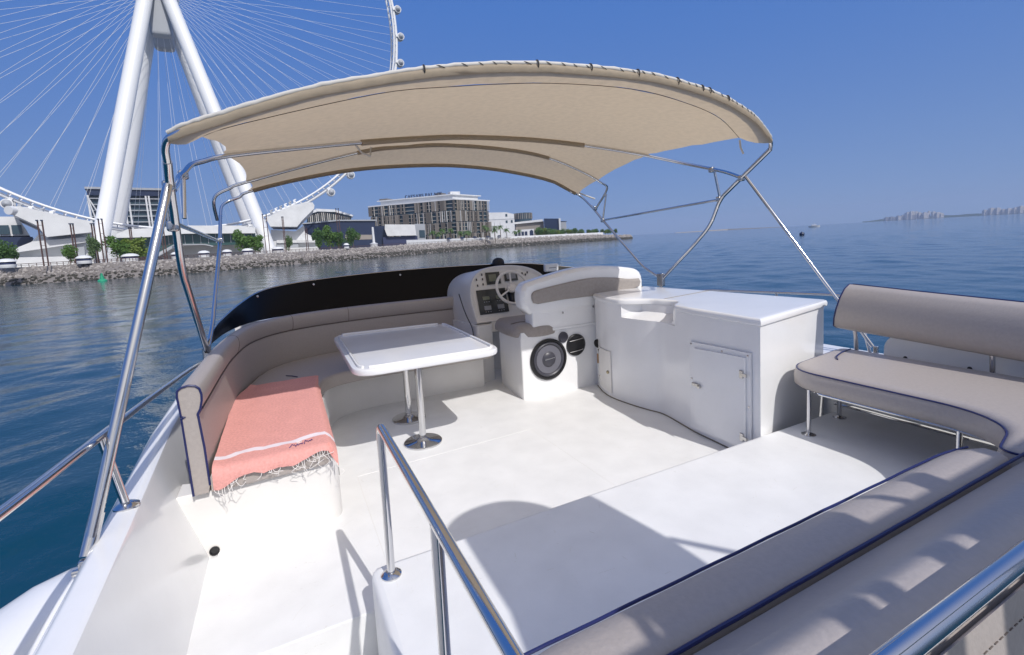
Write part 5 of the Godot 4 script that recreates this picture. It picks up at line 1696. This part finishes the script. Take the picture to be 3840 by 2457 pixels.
func planting() -> void:
	var crowns := [crown_mesh(1, 1500), crown_mesh(2, 1500), crown_mesh(3, 1500), crown_mesh(4, 1600)]
	var trunk := B.new().tube([V(0, 0, 0), V(0.02, 0.5, 0.01), V(0, 1.0, 0)], [1.0, 0.75, 0.5], 7).tube([V(0, 0.6, 0), V(1.3, 1.1, 0.6)], [0.5, 0.25], 5).tube([V(0, 0.65, 0), V(-1.2, 1.15, -0.5)], [0.5, 0.25], 5).mesh()
	var rows := [
		["promenade_tree", "round clipped tree beside the left pair of rusty masts", -62.1, -202.7, 6.0, 3.9, 0],
		["promenade_tree", "slender pale tree between the rusty masts left of the wheel leg", -55.8, -205.5, 9.2, 3.6, 3],
		["promenade_tree", "dense bushy tree right of the left wheel leg", -52.0, -211.7, 8.2, 7.0, 0],
		["promenade_tree", "yellow green bushy tree before the terminal hall", -47.8, -214.7, 8.3, 7.8, 2],
		["promenade_tree", "dark green tree at the far left end of the promenade", -77.6, -201.6, 8.0, 5.4, 1],
		["promenade_tree", "low dark green tree before the left terminal wing", -75.2, -201.8, 6.4, 3.8, 1],
		["promenade_tree", "bright green tree before the right wheel leg", -14.6, -231.5, 9.6, 6.6, 0],
		["promenade_tree", "low spreading tree at the foot of the right wheel leg", -10.0, -233.8, 8.2, 6.6, 0],
		["promenade_tree", "small thin tree beside the masts of the right wing", 4.0, -250.0, 7.4, 3.2, 3],
		["promenade_tree", "first broad tree right of the right terminal wing", 18.4, -261.4, 10.6, 6.6, 1],
		["promenade_tree", "broad tree between two others before the dark pavilion", 23.3, -263.0, 11.0, 7.0, 0],
		["promenade_tree", "tree by the tallest rusty mast pair", 27.8, -264.6, 9.0, 5.6, 1],
		["promenade_tree", "lone tree before the dark pavilion by the white column", 36.3, -272.6, 10.2, 7.0, 1],
	]
	var k := 0
	for q in rows:
		var y := gy(q[2]) - 0.1
		var t := thing(q[0], q[1], "tree", V(q[2], y, q[3]), "trees along the promenade")
		var h: float = q[4] * 1.12
		var w: float = q[5] * 1.35
		inst("trunk", trunk, M.trunk, t, Transform3D(Basis.from_scale(V(0.16, h * 0.45, 0.16)), t.position))
		inst("crown", crowns[k % 4], M["leaf%d" % q[6]], t, Transform3D(Basis(Vector3.UP, k * 1.7) * Basis.from_scale(V(w, h * 0.95, w)), t.position + V(0, h * 0.55, 0)))
		k += 1
	# palms before the hotel and along the point
	var fr := B.new()
	var rng := RandomNumberGenerator.new()
	rng.seed = 8
	for j in 22:
		var a := TAU * j / 22.0 + rng.randf() * 0.2
		var el := rng.randf_range(-0.3, 0.9)
		var d := V(cos(a), 0, sin(a))
		var sd := V(-sin(a), 0, cos(a))
		var p0 := Vector3.ZERO
		for i in 3:
			var u0 := i / 3.0
			var u1 := (i + 1) / 3.0
			var q0 := d * u0 + V(0, el * u0 - u0 * u0 * 0.9, 0)
			var q1 := d * u1 + V(0, el * u1 - u1 * u1 * 0.9, 0)
			var w0: float = [0.05, 0.13, 0.11, 0.02][i]
			var w1: float = [0.05, 0.13, 0.11, 0.02][i + 1]
			fr.quad(q0 - sd * w0 - V(0, w0 * 0.5, 0), q0, q1, q1 - sd * w1 - V(0, w1 * 0.5, 0))
			fr.quad(q0, q0 + sd * w0 - V(0, w0 * 0.5, 0), q1 + sd * w1 - V(0, w1 * 0.5, 0), q1)
	var frond := fr.mesh(0)
	var ptr := B.new().tube([V(0, 0, 0), V(0.3, 0.5, 0), V(0, 1.0, 0)], [1.2, 1.0, 0.8], 7).mesh()
	var pl := [[114.3, -383.3], [118.2, -378.0], [122.6, -380.8], [127.0, -374.0], [136.2, -376.1], [139.6, -371.0], [142.5, -374.1], [155.5, -368.6], [159.3, -374.0], [163.2, -365.7], [172.0, -386.0], [181.0, -393.0], [190.0, -399.0], [234.2, -470.7], [241.0, -473.5], [272.1, -489.4], [276.5, -470.0], [281.5, -484.1]]
	for j in pl.size():
		var x: float = pl[j][0]
		var z: float = pl[j][1]
		var t := thing("date_palm", "date palm before the hotel, %s counted from the white screen" % nth(j), "palm tree", V(x, gy(x) - 0.2, z), "palms before the hotel")
		var h := rng.randf_range(7.5, 12.0)
		inst("trunk", ptr, M.trunk, t, Transform3D(Basis.from_scale(V(0.28, h, 0.28)), t.position))
		inst("crown", frond, M["leaf%d" % [1, 3][j % 2]], t, Transform3D(Basis(Vector3.UP, j * 1.3) * Basis.from_scale(V(3.6, 3.6, 3.6)), t.position + V(0, h, 0)))
	# shrubs and small trees running out along the point
	for j in 34:
		var f := j / 33.0
		var x := lerpf(262.0, 366.0, f) + rng.randf_range(-2, 2)
		var z := lerpf(-462.0, -461.0, f) - sin(f * PI) * 6.0 + rng.randf_range(-6, 4)
		if x < 300: z -= 6
		var h := lerpf(rng.randf_range(9.0, 14.0), rng.randf_range(3.0, 6.5), f)
		var w := h * rng.randf_range(0.8, 1.25)
		var t := thing("shore_tree", "leafy tree in the belt along the point, %s from the hotel end" % nth(j), "tree", V(x, gy(x) - 0.6, z), "trees along the point")
		inst("trunk", trunk, M.trunk, t, Transform3D(Basis.from_scale(V(0.16, h * 0.4, 0.16)), t.position))
		inst("crown", crowns[j % 4], M["leaf%d" % [0, 1, 3, 2, 3][j % 5]], t, Transform3D(Basis(Vector3.UP, j * 2.1) * Basis.from_scale(V(w, h * 0.9, w)), t.position + V(0, h * 0.55, 0)))

# ---------------------------------------------------------------- promenade furniture
func promenade() -> void:
	var masts := [[-66.8, -197.0, 14.3], [-65.8, -197.3, 14.3], [-60.9, -203.0, 13.4], [-60.3, -203.2, 13.4], [-57.0, -208.3, 13.6], [-56.4, -208.5, 13.6], [-54.6, -206.9, 15.0], [-53.7, -207.1, 15.0], [-49.4, -219.5, 12.7], [-48.9, -219.6, 12.7], [-40.7, -224.3, 12.0], [-39.9, -224.5, 12.0], [-5.8, -237.9, 17.5], [-4.3, -238.0, 17.5], [1.9, -245.0, 16.6], [2.4, -245.0, 16.6], [11.7, -254.7, 12.2], [12.5, -254.7, 12.2], [28.1, -266.5, 21.4], [29.3, -266.4, 21.4]]
	var words := ["at the far left of the promenade", "beside the round clipped tree", "left of the slender tree", "before the left wheel leg", "above the bushy trees", "by the terminal ramp", "before the right wheel leg", "before the right terminal wing", "at the nose of the right wing", "tallest on the promenade"]
	for k in 10:
		var a: Array = masts[k * 2]
		var c: Array = masts[k * 2 + 1]
		var y := gy(a[0]) - 0.1
		var t := thing("light_mast", "twin rusty steel light mast " + words[k], "mast", V((a[0] + c[0]) / 2, y, a[1]), "rusty twin masts on the promenade")
		for q in [a, c]:
			part("post", B.new().box(V(q[0], y + q[2] / 2, q[1]), V(0.32, q[2], 0.32)), M.rust_steel, t, 0)
			part("lamp_head", B.new().box(V(q[0], y + q[2] - 0.1, q[1] + 0.3), V(0.5, 0.35, 0.7)), M.far_blue, t, 0)
		for j in 3: part("rung", B.new().box(V((a[0] + c[0]) / 2, y + q_h(a[2], j), a[1]), V(absf(c[0] - a[0]), 0.12, 0.12)), M.rust_steel, t, 0)
	var carts := [[-73.5, -192.4, 4.4], [-57.5, -198.8, 4.1], [-47.7, -208.6, 5.1], [-36.2, -222.0, 4.0], [-27.9, -226.3, 4.1], [-12.6, -229.6, 4.3], [-1.1, -238.0, 5.2], [30.8, -258.2, 2.8], [-20.0, -228.5, 3.6]]
	var cw := ["at the far left end of the shore", "below the slender tree", "below the bushy trees", "in the dark undercroft", "left of the right wheel leg", "below the bright green tree", "between the masts of the right wing", "by the tallest mast", "below the terminal hall"]
	for k in carts.size():
		var c := V(carts[k][0], gy(carts[k][0]), carts[k][1])
		var w: float = carts[k][2]
		var t := thing("shade_cabana", "white domed shade cabana " + cw[k], "cabana", c, "white cabanas on the promenade")
		part("canopy", B.new().lathe([Vector2(w * 0.52, 1.75), Vector2(w * 0.5, 2.0), Vector2(w * 0.38, 2.45), Vector2(w * 0.2, 2.7), Vector2(0.05, 2.75)], Transform3D(Basis.IDENTITY, c), 16), M.far_white, t)
		part("seat_shell", B.new().lathe([Vector2(w * 0.44, 0.0), Vector2(w * 0.47, 0.5), Vector2(w * 0.46, 0.95), Vector2(w * 0.40, 1.0)], Transform3D(Basis.IDENTITY, c), 16), M.far_white, t)
		part("interior", B.new().lathe([Vector2(w * 0.44, 0.9), Vector2(w * 0.46, 1.8)], Transform3D(Basis.IDENTITY, c), 16), M.far_navy, t)
	# railing along the head of the bank
	var line := spline(P2(SHORE), 8)
	var rl := thing("promenade_railing", "dark railing along the top of the rock bank", "railing", V(-40, 2.1, -202))
	var pts := []
	for i in range(8, 80):
		var d: Vector2 = (line[i + 1] - line[i - 1]).normalized()
		var q: Vector2 = line[i] + Vector2(d.y, -d.x) * 9.4
		pts.append(V(q.x, gy(q.x) + 1.05, q.y))
	part("handrail", B.new().tube(pts, 0.09, 5), M.rust_steel, rl)
	var mid := []
	for p in pts: mid.append(p - V(0, 0.5, 0))
	part("midrail", B.new().tube(mid, 0.06, 5), M.rust_steel, rl)
	var pm := B.new().box(V(0, 0.5, 0), V(0.14, 1.05, 0.14)).mesh(0)
	for i in range(0, pts.size() - 1):
		for k in 2:
			var p: Vector3 = pts[i].lerp(pts[i + 1], k * 0.5)
			inst("post", pm, M.rust_steel, rl, Transform3D(Basis.IDENTITY, V(p.x, p.y - 1.05, p.z)))
	# low white wall between the screen building and the bank, and cars behind it
	var wl := thing("low_wall", "low white wall running along the shore before the hotel", "wall", V(130, 4, -350))
	var wp := []
	for i in range(62, 100):
		var d: Vector2 = (line[i + 1] - line[i - 1]).normalized()
		var q: Vector2 = line[i] + Vector2(d.y, -d.x) * 14.0
		wp.append(q)
	part("wall", sweep(B.new(), wp, [Vector2(0, 2.0), Vector2(0, 6.4), Vector2(0.5, 6.4), Vector2(0.5, 2.0)]), M.far_white, wl, 20)
	var cars := [[118.0, -352.0], [134.0, -366.0], [150.0, -379.0], [166.0, -388.5], [181.0, -396.5]]
	for k in cars.size():
		var c := V(cars[k][0], gy(cars[k][0]) + 0.0, cars[k][1])
		var t := thing("parked_car", ["dark parked car nearest the white screen", "dark parked car second from the white screen", "dark parked car in the middle of the row before the hotel", "dark parked car fourth from the white screen", "dark parked car farthest from the white screen"][k], "car", c, "cars before the hotel")
		var bs := Basis(Vector3.UP, 0.7)
		part("body", B.new().rbox(c + V(0, 2.6, 0), V(4.6, 0.8, 1.9), 0.25, 2, bs), M.far_navy, t)
		part("cabin", B.new().rbox(c + V(0, 3.2, 0), V(2.5, 0.75, 1.7), 0.3, 2, bs), M.far_glass, t)

const ORD := ["first", "second", "third", "fourth", "fifth", "sixth", "seventh", "eighth", "ninth", "tenth", "eleventh", "twelfth", "thirteenth", "fourteenth", "fifteenth", "sixteenth", "seventeenth", "eighteenth", "nineteenth", "twentieth"]

func nth(k: int) -> String:
	if k < 20: return ORD[k]
	return ("thirtieth" if k == 29 else ("twenty-" if k < 29 else "thirty-") + ORD[k % 10])

func q_h(h: float, j: int) -> float: return h * (0.45 + 0.22 * j)

# ---------------------------------------------------------------- things out on the water
func offing() -> void:
	var g := thing("channel_buoy", "green channel buoy floating near the rock bank", "buoy", V(-46.5, SEA, -172.5))
	part("hull", B.new().lathe([Vector2(1.0, -0.5), Vector2(1.15, 0.1), Vector2(0.9, 0.45), Vector2(0.5, 0.6)], Transform3D(Basis.IDENTITY, g.position), 14), M.buoy_green, g)
	part("tower", B.new().lathe([Vector2(0.55, 0.55), Vector2(0.42, 1.5), Vector2(0.30, 1.6), Vector2(0.28, 2.1), Vector2(0, 2.3)], Transform3D(Basis.IDENTITY, g.position), 10), M.buoy_green, g)
	var d := thing("mooring_buoy", "dark round mooring buoy out on the open water", "buoy", V(226.2, SEA, -144.4))
	part("ball", B.new().lathe([Vector2(0.3, -0.5), Vector2(1.0, 0.0), Vector2(1.15, 0.6), Vector2(0.9, 1.2), Vector2(0.3, 1.5), Vector2(0, 1.55)], Transform3D(Basis.IDENTITY, d.position), 16), M.far_blue, d)
	part("ring", B.new().tube([d.position + V(-0.2, 1.5, 0), d.position + V(0, 1.85, 0), d.position + V(0.2, 1.5, 0)], 0.07, 6), M.rust_steel, d)
	var bo := thing("motor_boat", "small white motor boat out on the horizon", "boat", V(912, SEA, -559))
	var p := bo.position
	var dr := V(0.52, 0, 0.85)
	var secs := []
	for q in [[-9.0, 1.4, 2.2], [-5.0, 2.2, 2.4], [3.0, 2.3, 2.7], [7.0, 1.3, 3.2], [9.5, 0.1, 3.8]]:
		var c: Vector3 = p + dr * q[0]
		var sd := V(-dr.z, 0, dr.x)
		secs.append(PackedVector3Array([c + sd * q[1] + V(0, q[2], 0), c - sd * q[1] + V(0, q[2], 0), c - sd * q[1] * 0.6 + V(0, -0.4, 0), c + sd * q[1] * 0.6 + V(0, -0.4, 0)]))
	part("hull", B.new().loft(secs), M.far_white, bo, 30)
	part("cabin", B.new().rbox(p + V(0, 3.6, 0), V(3.4, 2.6, 8.0), 0.5, 2, Basis(Vector3.UP, 0.55)), M.far_white, bo)
	part("flybridge", B.new().rbox(p + V(0, 6.6, 0), V(2.8, 0.4, 5.0), 0.15, 2, Basis(Vector3.UP, 0.55)).tube([p + V(0, 4.8, 0), p + V(0, 9.0, 0)], 0.15, 6), M.far_white, bo)
	# sand spit on the horizon
	var sp := part("sand_spit", B.new().loft([PackedVector3Array([V(2480, SEA - 1, -2470), V(2480, SEA + 3.0, -2475), V(2480, SEA - 1, -2500)]), PackedVector3Array([V(2830, SEA - 1, -2330), V(2830, SEA + 8.0, -2335), V(2830, SEA - 1, -2360)]), PackedVector3Array([V(3000, SEA - 1, -2010), V(3000, SEA + 2.0, -2015), V(3000, SEA - 1, -2040)])]), M.sand, null, 30)
	sp.set_meta("kind", "structure")
	sp.set_meta("label", "low sand spit on the horizon")
	# distant low land and its buildings
	var land := B.new()
	var ring0 := []
	var rng := RandomNumberGenerator.new()
	rng.seed = 14
	var prof := []
	for i in 40:
		var f := i / 39.0
		var a := lerpf(1.09, 1.42, f)
		var r := 7300.0
		var h := 20.0 * smoothstep(0.0, 0.08, f) + rng.randf() * 10.0
		prof.append(PackedVector3Array([V(sin(a) * r, SEA - 2, -cos(a) * r), V(sin(a) * r, SEA + h, -cos(a) * r), V(sin(a) * (r + 300), SEA + h, -cos(a) * (r + 300)), V(sin(a) * (r + 300), SEA - 2, -cos(a) * (r + 300))]))
	var ln := part("distant_land", land.loft(prof), M.leaf1, null, 20)
	ln.set_meta("kind", "structure")
	ln.set_meta("label", "low dark land along the horizon")
	var blocks := []
	for k in 9: blocks.append([1.120 + k * 0.0055 + rng.randf() * 0.003, rng.randf_range(22, 44), rng.randf_range(14, 34), 1])
	for k in 13: blocks.append([1.136 + k * 0.0042 + rng.randf() * 0.003, 26.0 + 36.0 * exp(-pow((k - 4.5) / 2.8, 2.0)) + 26.0 * exp(-pow((k - 9.5) / 2.0, 2.0)) + rng.randf() * 16.0, rng.randf_range(14, 40), 0])
	for k in 16: blocks.append([1.236 + k * 0.0062 + rng.randf() * 0.002, rng.randf_range(42, 62), rng.randf_range(20, 36), 0])
	for k in blocks.size():
		var q: Array = blocks[k]
		q[1] *= 1.15; q[2] *= 1.4
		var c := V(sin(q[0]) * 7250.0, SEA + 8.0, -cos(q[0]) * 7250.0)
		var t := thing("distant_building", "hazy %s block across the water, %s of its kind from the open sea" % ["grey" if q[3] else "pale", nth(k if q[3] else k - 9)], "building", c, "hazy %s buildings across the water" % ("grey" if q[3] else "pale"))
		part("block", B.new().box(c + V(0, q[1] / 2 - 4, 0), V(q[2], q[1], q[2]), Basis(Vector3.UP, 0.9)), M.far_city_dark if q[3] else M.far_city, t, 0)
		part("roof_box", B.new().box(c + V(0, q[1] - 2, 0), V(q[2] * 0.5, 8, q[2] * 0.5), Basis(Vector3.UP, 0.9)), M.far_city_dark if q[3] else M.far_city, t, 0)
